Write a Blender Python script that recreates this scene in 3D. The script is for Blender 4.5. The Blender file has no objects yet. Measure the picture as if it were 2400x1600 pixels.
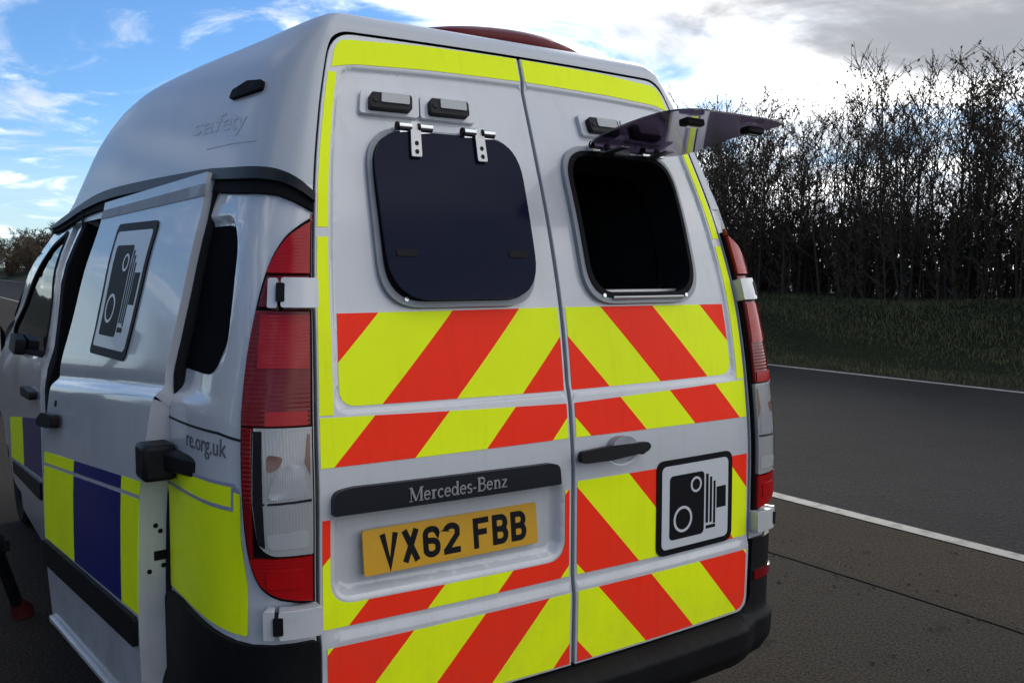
import bpy, bmesh, math, random
from mathutils import Vector, Matrix, Euler
from mathutils.geometry import delaunay_2d_cdt
random.seed(7)
R = math.radians
SC = bpy.context.scene
COL = SC.collection

# ------------------------------------------------------------------ camera
cam_data = bpy.data.cameras.new('camera')
cam = bpy.data.objects.new('camera', cam_data); COL.objects.link(cam)
yaw, pitch, roll = 0.5953374, -0.0773928, 0.0040902
fw = Vector((math.sin(yaw)*math.cos(pitch), math.cos(yaw)*math.cos(pitch), math.sin(pitch)))
rt = Vector((math.cos(yaw), -math.sin(yaw), 0)); upv = rt.cross(fw)
r2 = rt*math.cos(roll)+upv*math.sin(roll); u2 = upv*math.cos(roll)-rt*math.sin(roll)
cam.matrix_world = Matrix(((r2.x, u2.x, -fw.x, -1.57346), (r2.y, u2.y, -fw.y, -2.01774), (r2.z, u2.z, -fw.z, 1.60050), (0, 0, 0, 1)))
cam_data.sensor_width = 36; cam_data.lens = 32.598
cam_data.clip_start = .05; cam_data.clip_end = 3000
SC.camera = cam

# ------------------------------------------------------------------ node helpers
class NT:
    def __init__(s, tree): s.t = tree; s.n = tree.nodes; s.l = tree.links
    def new(s, typ, **kw):
        n = s.n.new(typ)
        for k, v in kw.items(): setattr(n, k, v)
        return n
    def put(s, sock, v):
        if v is None: return
        if isinstance(v, bpy.types.NodeSocket): s.l.new(v, sock)
        else: sock.default_value = v
    def m(s, op, a, b=None, c=None, clamp=False):
        n = s.new('ShaderNodeMath', operation=op, use_clamp=clamp)
        s.put(n.inputs[0], a); s.put(n.inputs[1], b); s.put(n.inputs[2], c)
        return n.outputs[0]
    def ss(s, v, lo, hi):
        n = s.new('ShaderNodeMapRange', interpolation_type='SMOOTHSTEP')
        s.put(n.inputs[0], v); s.put(n.inputs[1], lo); s.put(n.inputs[2], hi)
        return n.outputs[0]
    def mix(s, f, a, b, blend='MIX'):
        n = s.new('ShaderNodeMix', data_type='RGBA', blend_type=blend)
        s.put(n.inputs[0], f)
        s.put(n.inputs[6], a if not isinstance(a, tuple) else (*a[:3], 1)); s.put(n.inputs[7], b if not isinstance(b, tuple) else (*b[:3], 1))
        return n.outputs[2]
    def noise(s, vec, scale, detail=4, rough=.55, dist=0):
        n = s.new('ShaderNodeTexNoise')
        s.put(n.inputs['Vector'], vec); s.put(n.inputs['Scale'], scale); s.put(n.inputs['Detail'], detail); s.put(n.inputs['Roughness'], rough); s.put(n.inputs['Distortion'], dist)
        return n.outputs[0]
    def comb(s, x, y, z):
        n = s.new('ShaderNodeCombineXYZ'); s.put(n.inputs[0], x); s.put(n.inputs[1], y); s.put(n.inputs[2], z); return n.outputs[0]
    def sep(s, v):
        n = s.new('ShaderNodeSeparateXYZ'); s.put(n.inputs[0], v); return n.outputs

# ------------------------------------------------------------------ sky and sun
SUN_AZ, SUN_EL = R(50), R(24)          # heading clockwise from +Y, behind the cloud ahead on the right
W = bpy.data.worlds.new('World'); SC.world = W; W.use_nodes = True
w = NT(W.node_tree); w.n.clear()
sky = w.new('ShaderNodeTexSky', sky_type='NISHITA', sun_disc=False)
sky.sun_elevation = SUN_EL; sky.sun_rotation = SUN_AZ; sky.altitude = 50; sky.air_density = 1.0; sky.dust_density = .1; sky.ozone_density = 3.0
SKY_STRENGTH = .046
D = w.new('ShaderNodeTexCoord').outputs['Generated']
dx, dy, dz = w.sep(D)
az = w.m('ARCTAN2', dx, dy)
el = w.m('ARCSINE', w.m('MAXIMUM', w.m('MINIMUM', dz, 1.0), -1.0))
den = w.m('ADD', w.m('MAXIMUM', dz, 0.0), .10)
px, py = w.m('DIVIDE', dx, den), w.m('DIVIDE', dy, den)
cp = w.comb(px, py, 0.0)
sun_v = (math.sin(SUN_AZ)*math.cos(SUN_EL), math.cos(SUN_AZ)*math.cos(SUN_EL), math.sin(SUN_EL))
vd = w.new('ShaderNodeVectorMath', operation='DOT_PRODUCT'); w.put(vd.inputs[0], D); vd.inputs[1].default_value = sun_v
cs = vd.outputs['Value']
glow = w.m('POWER', w.m('MAXIMUM', cs, 0.0), 12.0)
ax = w.new('ShaderNodeVectorMath', operation='DOT_PRODUCT'); w.put(ax.inputs[0], D); ax.inputs[1].default_value = (math.sin(R(112)), math.cos(R(112)), 0)
bankc = w.ss(ax.outputs['Value'], -.10, .20)                # broken cloud covers the right half of the sky, the left half is mostly clear
big = w.noise(cp, .42, 8, .58, .5)
fine = w.noise(cp, 1.5, 9, .62, .8)
nz = w.m('ADD', w.m('MULTIPLY', big, .6), w.m('MULTIPLY', fine, .4))
cov = w.ss(w.m('ADD', nz, w.m('MULTIPLY', bankc, .17)), .535, .66)
haze = w.ss(el, .17, -.02)
wisps = w.m('MULTIPLY', haze, w.m('ADD', .45, w.m('MULTIPLY', w.ss(w.noise(cp, .5, 6, .6, .6), .42, .62), .5)))
shade = w.ss(w.noise(cp, 1.1, 7, .6, .5), .40, .62)
# the long grey cloud bank right of the sun
gx = w.m('DIVIDE', w.m('SUBTRACT', az, R(65)), R(23)); gy = w.m('DIVIDE', w.m('SUBTRACT', el, R(15.2)), R(4.4))
wob = w.m('MULTIPLY', w.m('SUBTRACT', w.noise(cp, 1.0, 7, .6, .3), .5), 3.2)
gd = w.m('ADD', w.m('ADD', w.m('MULTIPLY', gx, gx), w.m('MULTIPLY', gy, gy)), wob)
grey = w.ss(gd, 1.35, .45)
lit = w.m('ADD', .78, w.m('MULTIPLY', glow, .30))
ccol = w.mix(shade, (.86, .91, 1.0), (1.0, .99, .97))
csc = w.new('ShaderNodeVectorMath', operation='SCALE'); w.put(csc.inputs[0], ccol); w.put(csc.inputs[3], w.m('MULTIPLY', lit, w.m('ADD', .48, w.m('MULTIPLY', shade, .55))))
ssc = w.new('ShaderNodeVectorMath', operation='SCALE'); w.put(ssc.inputs[0], w.mix(1.0, sky.outputs[0], (.54, .75, .98), 'MULTIPLY')); ssc.inputs[3].default_value = SKY_STRENGTH
c0 = w.mix(wisps, ssc.outputs[0], (.29, .34, .37))
thin = w.m('MULTIPLY', w.ss(w.noise(cp, 1.5, 8, .60, 1.0), .485, .70), .8)
cov = w.m('MAXIMUM', cov, thin)
c1 = w.mix(cov, c0, csc.outputs[0])
c2 = w.mix(w.m('MULTIPLY', grey, .9), c1, (.125, .13, .142))
bg = w.new('ShaderNodeBackground'); w.put(bg.inputs[0], c2); bg.inputs[1].default_value = 1.0
wo = w.new('ShaderNodeOutputWorld'); w.l.new(bg.outputs[0], wo.inputs[0])

sun = bpy.data.lights.new('sun', 'SUN'); sun.energy = .6; sun.angle = R(12); sun.color = (1, .95, .86)
so = bpy.data.objects.new('sun', sun); COL.objects.link(so)
so.rotation_euler = (-Vector(sun_v)).to_track_quat('-Z', 'Y').to_euler(); so.location = (20, 20, 20)
SC.view_settings.view_transform = 'Standard'; SC.view_settings.look = 'None'
SC.view_settings.exposure = 1.5; SC.view_settings.gamma = 1.0; SC.view_settings.use_curve_mapping = False

# ------------------------------------------------------------------ materials
def mat(name, base, rough=.5, metal=0.0, coat=0.0, coat_rough=.05, var=0.0, vscale=3.0, dirt=None, dirt_amt=0.0, dscale=2.0, bump=0.0, bscale=60.0, rvar=0.0, ior=1.5, spec=.5, streak=0.0, spray=0.0, ribs=0.0, raxis='Z'):
    M = bpy.data.materials.new(name); M.use_nodes = True
    n = NT(M.node_tree); b = n.n['Principled BSDF']
    tc = n.new('ShaderNodeTexCoord').outputs['Object']
    colr = (*base, 1)
    if var:
        f = n.noise(tc, vscale, 5, .6)
        colr = n.mix(f, tuple(k*(1-var) for k in base), tuple(min(1, k*(1+var)) for k in base))
    if dirt:
        f = n.m('MULTIPLY', n.ss(n.noise(tc, dscale, 7, .65), .42, .75), dirt_amt)
        colr = n.mix(f, colr if not isinstance(colr, tuple) else colr[:3], dirt)
    if streak:                                             # rain streaks running down, of irregular width
        sx, sy, sz = n.sep(tc); sv = n.comb(n.m('MULTIPLY', sx, 26.0), n.m('MULTIPLY', sy, 26.0), n.m('MULTIPLY', sz, 1.3))
        f = n.m('MULTIPLY', n.ss(n.noise(sv, 1.0, 5, .65), .50, .78), streak)
        colr = n.mix(f, colr if not isinstance(colr, tuple) else colr[:3], tuple(k*.45 for k in base))
    if spray:                                              # road spray thinning out above the wheels
        sz = n.sep(tc)[2]; f = n.m('MULTIPLY', n.m('MULTIPLY', n.ss(sz, 1.15, .40), n.ss(n.noise(tc, 7.0, 7, .7), .30, .75)), spray)
        colr = n.mix(f, colr if not isinstance(colr, tuple) else colr[:3], (.11, .095, .078))
    n.put(b.inputs['Base Color'], colr)
    b.inputs['Metallic'].default_value = metal; b.inputs['IOR'].default_value = ior
    b.inputs['Specular IOR Level'].default_value = spec
    if rvar: n.put(b.inputs['Roughness'], n.m('ADD', rough-rvar/2, n.m('MULTIPLY', n.noise(tc, vscale*2.3, 6, .65), rvar)))
    else: b.inputs['Roughness'].default_value = rough
    b.inputs['Coat Weight'].default_value = coat; b.inputs['Coat Roughness'].default_value = coat_rough
    if ribs:                                               # moulded prism ribs of a lamp lens
        wv = n.new('ShaderNodeTexWave', wave_type='BANDS', bands_direction=raxis, wave_profile='SIN'); n.put(wv.inputs['Vector'], tc); wv.inputs['Scale'].default_value = ribs; wv.inputs['Distortion'].default_value = .2
        bn = n.new('ShaderNodeBump'); bn.inputs['Strength'].default_value = .09; bn.inputs['Distance'].default_value = .004
        n.put(bn.inputs['Height'], wv.outputs[0]); n.l.new(bn.outputs[0], b.inputs['Normal'])
    if bump:
        bn = n.new('ShaderNodeBump'); bn.inputs['Strength'].default_value = bump; bn.inputs['Distance'].default_value = .01
        n.put(bn.inputs['Height'], n.noise(tc, bscale, 4, .6)); n.l.new(bn.outputs[0], b.inputs['Normal'])
    return M
M = {}
M['paint'] = mat('white_paint', (.525, .535, .555), .24, coat=.8, coat_rough=.04, var=.02, vscale=1.6, dirt=(.37, .365, .355), dirt_amt=.16, dscale=3.2, rvar=.10, streak=.16, spray=.30)
M['roof'] = mat('roof_gelcoat', (.42, .44, .465), .40, coat=.3, coat_rough=.15, var=.03, vscale=1.1, dirt=(.34, .34, .34), dirt_amt=.22, dscale=2.4, rvar=.1)
M['yellow'] = mat('fluorescent_yellow_vinyl', (.84, 1.0, .008), .42, var=.05, vscale=4, dirt=(.66, .78, .02), dirt_amt=.18, dscale=5, rvar=.14, spec=.12, streak=.14, spray=.16)
M['red'] = mat('fluorescent_red_vinyl', (1.0, .036, .012), .42, var=.03, vscale=4, dirt=(.88, .032, .018), dirt_amt=.16, dscale=5, rvar=.14, spec=.10, streak=.14, spray=.16)
M['blue'] = mat('blue_vinyl', (.002, .009, .14), .28, coat=.2, var=.06, vscale=4)
M['black'] = mat('black_plastic', (.006, .006, .008), .5, var=.12, vscale=6, dirt=(.015, .014, .013), dirt_amt=.35, dscale=6, bump=.15, bscale=220, rvar=.15, spec=.2)
M['trim'] = mat('dark_trim', (.007, .009, .014), .45, var=.1, vscale=5, spec=.2)
M['bumper'] = mat('bumper_plastic', (.0055, .0055, .0065), .58, var=.15, vscale=5, dirt=(.014, .0135, .013), dirt_amt=.4, dscale=5, bump=.12, bscale=260, rvar=.15, spec=.13)
M['gap'] = mat('shut_line_rubber', (.006, .006, .007), .8, var=.1, spec=.1)
M['rubber'] = mat('rubber', (.009, .009, .010), .8, var=.15, vscale=14, bump=.2, bscale=90, spec=.15)
M['dark'] = mat('interior_lining', (.026, .026, .028), .85, var=.2, vscale=5)
M['tint'] = mat('dark_acrylic', (.006, .008, .024), .12, var=.1, vscale=3, spec=.08)
M['tint_open'] = mat('purple_acrylic', (.135, .095, .16), .04, var=.05, vscale=3)
M['glass'] = mat('tinted_glass', (.005, .006, .008), .04, var=.1, spec=.14)
M['chrome'] = mat('steel', (.62, .63, .64), .22, metal=1, var=.06, vscale=20, rvar=.12)
M['alu'] = mat('brushed_aluminium', (.40, .40, .41), .48, metal=1, var=.08, vscale=25, rvar=.2)
M['grey'] = mat('grey_rubber_frame', (.27, .285, .31), .5, var=.06, vscale=8, dirt=(.14, .14, .13), dirt_amt=.4, dscale=9)
M['lens_silver'] = mat('silver_lens', (.34, .345, .35), .28, coat=.3, var=.08, vscale=40)
M['sign_white'] = mat('white_sign_film', (.56, .575, .60), .35, coat=.2, var=.03, vscale=5)
M['ink'] = mat('black_ink', (.006, .006, .008), .5, var=.1, spec=.12)
M['plate'] = mat('plate_yellow', (.58, .30, .006), .34, coat=.25, var=.06, vscale=12, dirt=(.40, .22, .015), dirt_amt=.35, dscale=12)
M['letter'] = mat('silver_lettering', (.42, .43, .45), .3, metal=.7, var=.05)
M['ghost'] = mat('faded_lettering', (.414, .435, .457), .40, var=.05, vscale=9)
M['web_ink'] = mat('web_address_ink', (.10, .108, .125), .4, var=.15, vscale=9)
M['ghost2'] = mat('rail_line', (.26, .27, .38), .5, var=.1, vscale=9)
M['red_lens'] = mat('red_lens', (.33, .005, .007), .12, coat=.12, coat_rough=.03, var=.12, vscale=9, spec=.25, ribs=38, raxis='Z')
M['red_dark'] = mat('dark_red_lens', (.15, .004, .006), .12, coat=.12, coat_rough=.03, var=.12, vscale=9, spec=.25, ribs=30, raxis='Z')
M['red_bright'] = mat('red_reflector', (.36, .005, .007), .16, var=.08, vscale=30, spec=.25, ribs=70, raxis='X')
M['clear'] = mat('clear_lens', (.30, .30, .305), .12, coat=.4, coat_rough=.03, var=.08, vscale=20, ribs=44, raxis='X')
M['clear2'] = mat('lamp_reflector', (.44, .45, .48), .16, metal=.4, coat=.4, coat_rough=.03, var=.10, vscale=60, ribs=60, raxis='X')
M['amber'] = mat('amber_bulb', (.16, .075, .050), .3, coat=.3, var=.2, vscale=40)
M['shade_fill'] = mat('painted_shade', (.0025, .003, .0045), .75, var=.1, vscale=3, spec=.02)  # near-black colour standing for shade in the quarter panel recess
M['pod'] = mat('red_beacon_lens', (.10, .003, .006), .35, var=.12, vscale=9, spec=.15)
M['rim'] = mat('wheel_rim', (.32, .33, .34), .35, metal=.8, var=.1)
M['tri_red'] = mat('red_rubber_foot', (.055, .006, .006), .7, var=.2, vscale=30, spec=.15)
_b = M['tint_open'].node_tree.nodes['Principled BSDF']; _b.inputs['Transmission Weight'].default_value = .92; _b.inputs['Coat Weight'].default_value = .4

# ------------------------------------------------------------------ shape of the van's skin: u runs along the plan outline from the rear centre, z up
def pchip(pts):
    xs=[p[0] for p in pts]; ys=[p[1] for p in pts]; n=len(xs)
    h=[xs[i+1]-xs[i] for i in range(n-1)]; dl=[(ys[i+1]-ys[i])/h[i] for i in range(n-1)]
    m=[dl[0]]+[0 if dl[i-1]*dl[i]<=0 else (h[i-1]+h[i])*3/((2*h[i]+h[i-1])/dl[i-1]+(h[i]+2*h[i-1])/dl[i]) for i in range(1,n-1)]+[dl[-1]]
    def f(x):
        if x<=xs[0]: return ys[0]+m[0]*(x-xs[0])
        if x>=xs[-1]: return ys[-1]+m[-1]*(x-xs[-1])
        lo=0
        while xs[lo+1]<x: lo+=1
        t=(x-xs[lo])/h[lo]; t2=t*t; t3=t2*t
        return (2*t3-3*t2+1)*ys[lo]+(t3-2*t2+t)*h[lo]*m[lo]+(-2*t3+3*t2)*ys[lo+1]+(t3-t2)*h[lo]*m[lo+1]
    return f
REAR=pchip([(.2,.005),(.48,0),(.74,-.0036),(1.007,-.003),(1.2376,.015),(1.443,.0427),(1.7,.105),(1.95,.187),(2.133,.2506),(2.218,.278),(2.35,.325)])
EDGE=pchip([(.3,.735),(.8,.740),(1.12,.736),(1.5,.72),(1.77,.688),(2.0,.640),(2.12,.607),(2.25,.567)])
SIDE=pchip([(.2,.93),(.5,.95),(1.0,.952),(1.235,.95),(1.262,.942),(1.295,.917),(1.33,.911),(1.5,.886),(1.7,.842),(1.85,.795),(1.95,.765),(2.08,.72),(2.18,.675),(2.25,.62)])
SIDE0=pchip([(.2,.93),(.5,.95),(1.0,.952),(1.12,.948),(1.25,.936),(1.38,.910),(1.5,.886),(1.7,.842),(1.85,.795),(1.95,.765),(2.08,.72),(2.18,.675),(2.25,.62)])
CT=[(0,.025),(.12,.026),(.3,.030),(.5,.043),(.65,.065),(.77,.098),(.87,.15),(.95,.24),(.985,.36),(1,.55)]
_u=[.74]
for i in range(1,len(CT)): _u.append(_u[-1]+math.hypot((CT[i][0]-CT[i-1][0])*.21,CT[i][1]-CT[i-1][1]))
CTU=pchip([(_u[i],CT[i][0]) for i in range(len(CT))]); CDU=pchip([(_u[i],CT[i][1]) for i in range(len(CT))])
UL=_u[-1]
def sst(t): t=max(0,min(1,t)); return t*t*(3-2*t)
HROOF=pchip([(0,2.25),(.35,2.255),(.8,2.275),(1.5,2.31),(2.1,2.325),(2.5,2.305),(2.72,2.265),(2.87,2.20),(2.98,2.10),(3.07,1.97),(3.13,1.89),(3.2,1.86),(6,1.858)])
def wedge(a,z): return .06*max(0,a-UL-.1)*(1-sst((z-1.35)/.3))*sst((z-.75)/.3)
def surf(u,z):
    s=-1 if u<0 else 1; a=abs(u); E=EDGE(z); k=sst((a-.96)/.34); S=SIDE(z+wedge(a,z))*k+SIDE0(z)*(1-k)
    if a<=.74: x=E*a/.74; d=.025*(a/.74)**2
    elif a<UL: t=CTU(a); x=E+(S-E)*t; d=CDU(a)
    else: x=S; d=.55+(a-UL)
    y=d+REAR(z)*(1-sst((d-.1)/.65))
    x+=(.06-.04*sst((z-1.5)/.35))*sst((y-.6)/1.6)
    if z>1.85: z=1.85+(z-1.85)*(HROOF(y)-1.85)/(2.26-1.85)
    return (s*x,y,z)
def normal(u,z,e=1e-3):
    a=surf(u+e,z);b=surf(u-e,z);c=surf(u,z+e);d=surf(u,z-e)
    p=[a[i]-b[i] for i in range(3)];q=[c[i]-d[i] for i in range(3)]
    n=(p[1]*q[2]-p[2]*q[1],p[2]*q[0]-p[0]*q[2],p[0]*q[1]-p[1]*q[0]); l=math.sqrt(sum(k*k for k in n)) or 1
    return tuple(k/l for k in n)

PHI=math.radians(5.3)
XD=pchip([(.2,1.015),(.35,1.028),(.675,1.036),(.89,1.033),(1.06,1.025),(1.124,1.017),(1.206,1.007),(1.24,1.001),(1.256,.995),(1.285,.967),(1.31,.965),(1.416,.940),(1.545,.908),(1.63,.888),(1.79,.846),(1.858,.835),(2,.80)])
def dsurf(s,z,off=0,y0=.58):
    x=-XD(z+.07*s*(1-sst((z-1.35)/.3))*sst((z-.75)/.3))-off
    return (x-s*math.sin(PHI), y0+s*math.cos(PHI), z)

# ------------------------------------------------------------------ mesh helpers
def link(name, me, mt, parent=None, smooth=40, label=None):
    if mt is not None: me.materials.append(mt)
    o = bpy.data.objects.new(name, me); COL.objects.link(o)
    if smooth:
        me.shade_smooth(); me.set_sharp_from_angle(angle=R(smooth))
    if parent is not None: adopt(o, parent)
    if label: o['label'] = label
    return o
WORLD = {}
def adopt(o, parent):
    o.parent = parent
    loc = WORLD.get(parent.name)
    if loc is not None: o.matrix_parent_inverse = Matrix.Translation(-Vector(loc))
def tag(o, label=None, cat=None, group=None, kind=None):
    if label: o['label'] = label
    if cat: o['category'] = cat
    if group: o['group'] = group
    if kind: o['kind'] = kind
    return o
def empty(name, loc):
    o = bpy.data.objects.new(name, None); COL.objects.link(o); o.location = loc; o.empty_display_size = .3
    WORLD[o.name] = loc
    return o
def from_bm(name, bm, mt, parent=None, smooth=40, label=None, bevel=0):
    bmesh.ops.recalc_face_normals(bm, faces=bm.faces)
    me = bpy.data.meshes.new(name); bm.to_mesh(me); bm.free()
    o = link(name, me, mt, parent, smooth, label)
    if bevel:
        b = o.modifiers.new('bevel', 'BEVEL'); b.width = bevel; b.segments = 2; b.limit_method = 'ANGLE'; b.angle_limit = R(45); b.use_clamp_overlap = True
    return o

class Surf:
    def __init__(s, f, sign=1.0, relief=None): s.f = f; s.sign = sign; s.relief = relief
    def nrm(s, u, z, e=1e-3):
        a, b, c, d = Vector(s.f(u+e, z)), Vector(s.f(u-e, z)), Vector(s.f(u, z+e)), Vector(s.f(u, z-e))
        return ((a-b).cross(c-d)).normalized()*s.sign
    def at(s, u, z, off=0.0):
        if s.relief: off += s.relief(u, z)
        return Vector(s.f(u, z))+s.nrm(u, z)*off

def sd_box(u, z, u0, u1, z0, z1, r):
    cx, cz, hx, hz = (u0+u1)/2, (z0+z1)/2, (u1-u0)/2-r, (z1-z0)/2-r
    qx, qz = abs(u-cx)-hx, abs(z-cz)-hz
    return math.hypot(max(qx, 0), max(qz, 0))+min(max(qx, qz), 0)-r
def rel_rear(u, z):
    a = abs(u); r = 0.0
    d = sd_box(a, z, -.3, .694, 1.256, 2.138-.012*(a/.7)**2, .035)
    r -= .009*sst((.006-d)/.012)
    r += .009*sst((.735-z)/.035)
    if u < 0:
        d = sd_box(u, z, -.708, -.036, .803, 1.035, .05)
        r -= .030*sst((.004-d)/.030)
    else:
        d = math.hypot((u-.185)/1.0, (z-1.082)/.7)
        r -= .014*sst((.062-d)/.03)
    return r
def rel_side(u, z):
    d = sd_box(u, z, -2.2, -1.03, 1.315, 1.735, .11)
    r = -.016*sst((.006-d)/.022)*sst((z-1.34)/.14)
    return r
REARS = Surf(surf, 1, rel_rear); BODY = Surf(surf, 1); SIDES = Surf(surf, 1, rel_side); DOOR = Surf(dsurf, -1)
SKIN = Surf(surf, 1)

def resample(poly, res, closed=True):
    out = []; n = len(poly)
    for i in range(n if closed else n-1):
        a, b = poly[i], poly[(i+1) % n]
        k = max(1, int(math.ceil(math.hypot(a[0]-b[0], a[1]-b[1])/res-1e-6)))
        for j in range(k): out.append((a[0]+(b[0]-a[0])*j/k, a[1]+(b[1]-a[1])*j/k))
    if not closed: out.append(poly[-1])
    return out
def inside(p, poly):
    x, y = p; c = False; n = len(poly); j = n-1
    for i in range(n):
        xi, yi = poly[i]; xj, yj = poly[j]
        if (yi > y) != (yj > y) and x < (xj-xi)*(y-yi)/(yj-yi)+xi: c = not c
        j = i
    return c
def near_edge(p, poly, d):
    for i in range(len(poly)):
        a, b = poly[i], poly[(i+1) % len(poly)]
        vx, vy = b[0]-a[0], b[1]-a[1]; L = vx*vx+vy*vy or 1e-12
        t = max(0, min(1, ((p[0]-a[0])*vx+(p[1]-a[1])*vy)/L))
        if math.hypot(p[0]-a[0]-t*vx, p[1]-a[1]-t*vy) < d: return True
    return False
def rrect(u0, u1, z0, z1, r, n=6):
    out = []
    for cx, cz, a0 in ((u1-r, z1-r, 0), (u0+r, z1-r, 90), (u0+r, z0+r, 180), (u1-r, z0+r, 270)):
        for k in range(n+1):
            a = R(a0+90*k/n); out.append((cx+r*math.cos(a), cz+r*math.sin(a)))
    return out
def rounded(poly, r, n=5):
    """polygon with rounded corners; r a number or a list"""
    out = []; N = len(poly)
    for i in range(N):
        p, a, b = Vector(poly[i]), Vector(poly[i-1]), Vector(poly[(i+1) % N])
        rr = r[i] if isinstance(r, (list, tuple)) else r
        if rr <= 0: out.append(tuple(p)); continue
        da, db = (a-p), (b-p); d = min(rr, da.length*.49, db.length*.49)
        A, B = p+da.normalized()*d, p+db.normalized()*d
        for k in range(n+1):
            t = k/n; out.append(tuple(A*(1-t)**2+p*2*t*(1-t)+B*t*t))
    return out
def ellipse(cu, cz, ru, rz, n=24): return [(cu+ru*math.cos(2*math.pi*k/n), cz+rz*math.sin(2*math.pi*k/n)) for k in range(n)]

def flat_mesh(outline, holes=(), res=.04, pts=()):
    """triangles of a polygon with holes in (u,z)"""
    loops = [resample(outline, res)]+[resample(h, res) for h in holes]
    V = []; E = []
    for lp in loops:
        s = len(V); V += lp; E += [(s+i, s+(i+1) % len(lp)) for i in range(len(lp))]
    us = [p[0] for p in outline]; zs = [p[1] for p in outline]
    nu, nz = int((max(us)-min(us))/res)+1, int((max(zs)-min(zs))/res)+1
    inner = list(pts)
    if nu*nz < 60000:
        for i in range(1, nu):
            for j in range(1, nz): inner.append((min(us)+(max(us)-min(us))*(i+.5*(j % 2))/nu, min(zs)+(max(zs)-min(zs))*j/nz))
    for p in inner:
        if inside(p, loops[0]) and not any(inside(p, h) for h in loops[1:]) and not any(near_edge(p, h, res*.35) for h in loops): V.append(p)
    r = delaunay_2d_cdt([Vector(v) for v in V], E, [], 0, 1e-7)
    vs = [tuple(v) for v in r[0]]; fs = []
    for f in r[2]:
        cx = sum(vs[i][0] for i in f)/3; cy = sum(vs[i][1] for i in f)/3
        if inside((cx, cy), loops[0]) and not any(inside((cx, cy), h) for h in loops[1:]): fs.append(tuple(f))
    return vs, fs
def solid(vs, fs, S, off, thick):
    """map flat triangles on a surface and give them thickness"""
    bm = bmesh.new(); used = sorted({i for f in fs for i in f})
    A = {i: bm.verts.new(S.at(*vs[i], off)) for i in used}
    B = {i: bm.verts.new(S.at(*vs[i], off-thick)) for i in used}
    cnt = {}
    for f in fs:
        bm.faces.new([A[i] for i in f]); bm.faces.new([B[i] for i in reversed(f)])
        for k in range(3):
            e = (f[k], f[(k+1) % 3]); cnt[tuple(sorted(e))] = cnt.get(tuple(sorted(e)), [])+[e]
    for k, l in cnt.items():
        if len(l) == 1:
            a, b = l[0]; bm.faces.new([A[b], A[a], B[a], B[b]])
    return bm
def patch(name, outline, S, off, thick, mt, parent, holes=(), res=.04, pts=(), bevel=0, label=None, smooth=40):
    vs, fs = flat_mesh(outline, holes, res, pts)
    return from_bm(name, solid(vs, fs, S, off, thick), mt, parent, smooth, label, bevel)
def strip_poly(path, wd, closed=False):
    """left and right offsets of a path (mitred)"""
    n = len(path); L = []; Rr = []
    for i in range(n):
        p = Vector(path[i])
        a = Vector(path[i-1]) if (i > 0 or closed) else None; b = Vector(path[(i+1) % n]) if (i < n-1 or closed) else None
        d1 = (p-a).normalized() if a is not None else None; d2 = (b-p).normalized() if b is not None else None
        if d1 is None: d1 = d2
        if d2 is None: d2 = d1
        n1, n2 = Vector((-d1.y, d1.x)), Vector((-d2.y, d2.x)); m = (n1+n2); m = m.normalized() if m.length > 1e-6 else n1
        ww = wd[i] if isinstance(wd, (list, tuple)) else wd
        k = ww/2/max(.45, m.dot(n1)); L.append(tuple(p+m*k)); Rr.append(tuple(p-m*k))
    return L, Rr
def smooth_open(p, n=2):
    for _ in range(n):
        q = [p[0]]
        for a, b in zip(p[:-1], p[1:]): q += [(a[0]*.75+b[0]*.25, a[1]*.75+b[1]*.25), (a[0]*.25+b[0]*.75, a[1]*.25+b[1]*.75)]
        p = q+[p[-1]]
    return p
def stroke_faces(path, wd, closed=False, res=.03):
    if not isinstance(wd, (list, tuple)) and res: path = resample(path, res, closed)
    L, Rr = strip_poly(path, wd, closed); n = len(path); vs = L+Rr; fs = []
    for i in range(n if closed else n-1):
        j = (i+1) % n; fs += [(i, n+i, n+j), (i, n+j, j)]
    return vs, fs
def arc(cx, cz, rx, rz, a0, a1, n=10): return [(cx+rx*math.cos(R(a0+(a1-a0)*k/n)), cz+rz*math.sin(R(a0+(a1-a0)*k/n))) for k in range(n+1)]
def strokes(name, paths, S, tf, off, mt, parent, thick=.0006):
    """glyph strokes [(path, width, closed)] mapped by tf into (u,z), each a hair higher than the last so none share a plane"""
    bm = bmesh.new()
    for q, (path, wd, cl) in enumerate(paths):
        vs, fs = stroke_faces(path, wd, cl, 0)
        b2 = solid([tf(*v) for v in vs], fs, S, off+.00012*(q % 4), thick)
        me = bpy.data.meshes.new('tmp'); b2.to_mesh(me); b2.free(); bm.from_mesh(me); bpy.data.meshes.remove(me)
    return from_bm(name, bm, mt, parent)
def text_mesh(body, size=1.0):
    cu = bpy.data.curves.new('tmp_text', 'FONT'); cu.body = body; cu.size = size; cu.resolution_u = 4
    o = bpy.data.objects.new('tmp_text', cu); COL.objects.link(o)
    dg = bpy.context.evaluated_depsgraph_get(); me = bpy.data.meshes.new_from_object(o.evaluated_get(dg))
    bm = bmesh.new(); bm.from_mesh(me); bmesh.ops.triangulate(bm, faces=bm.faces)
    vs = [(v.co.x, v.co.y) for v in bm.verts]; bm.verts.index_update(); fs = [tuple(v.index for v in f.verts) for f in bm.faces]
    bm.free(); bpy.data.objects.remove(o); bpy.data.meshes.remove(me); bpy.data.curves.remove(cu)
    return vs, fs
def lettering(name, body, S, tf, off, mt, parent, thick=.0006):
    vs, fs = text_mesh(body)
    x1 = max(v[0] for v in vs); x0 = min(v[0] for v in vs); vs = [tf((v[0]-x0)/(x1-x0), v[1]) for v in vs]
    return from_bm(name, solid(vs, fs, S, off, thick), mt, parent)
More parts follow.
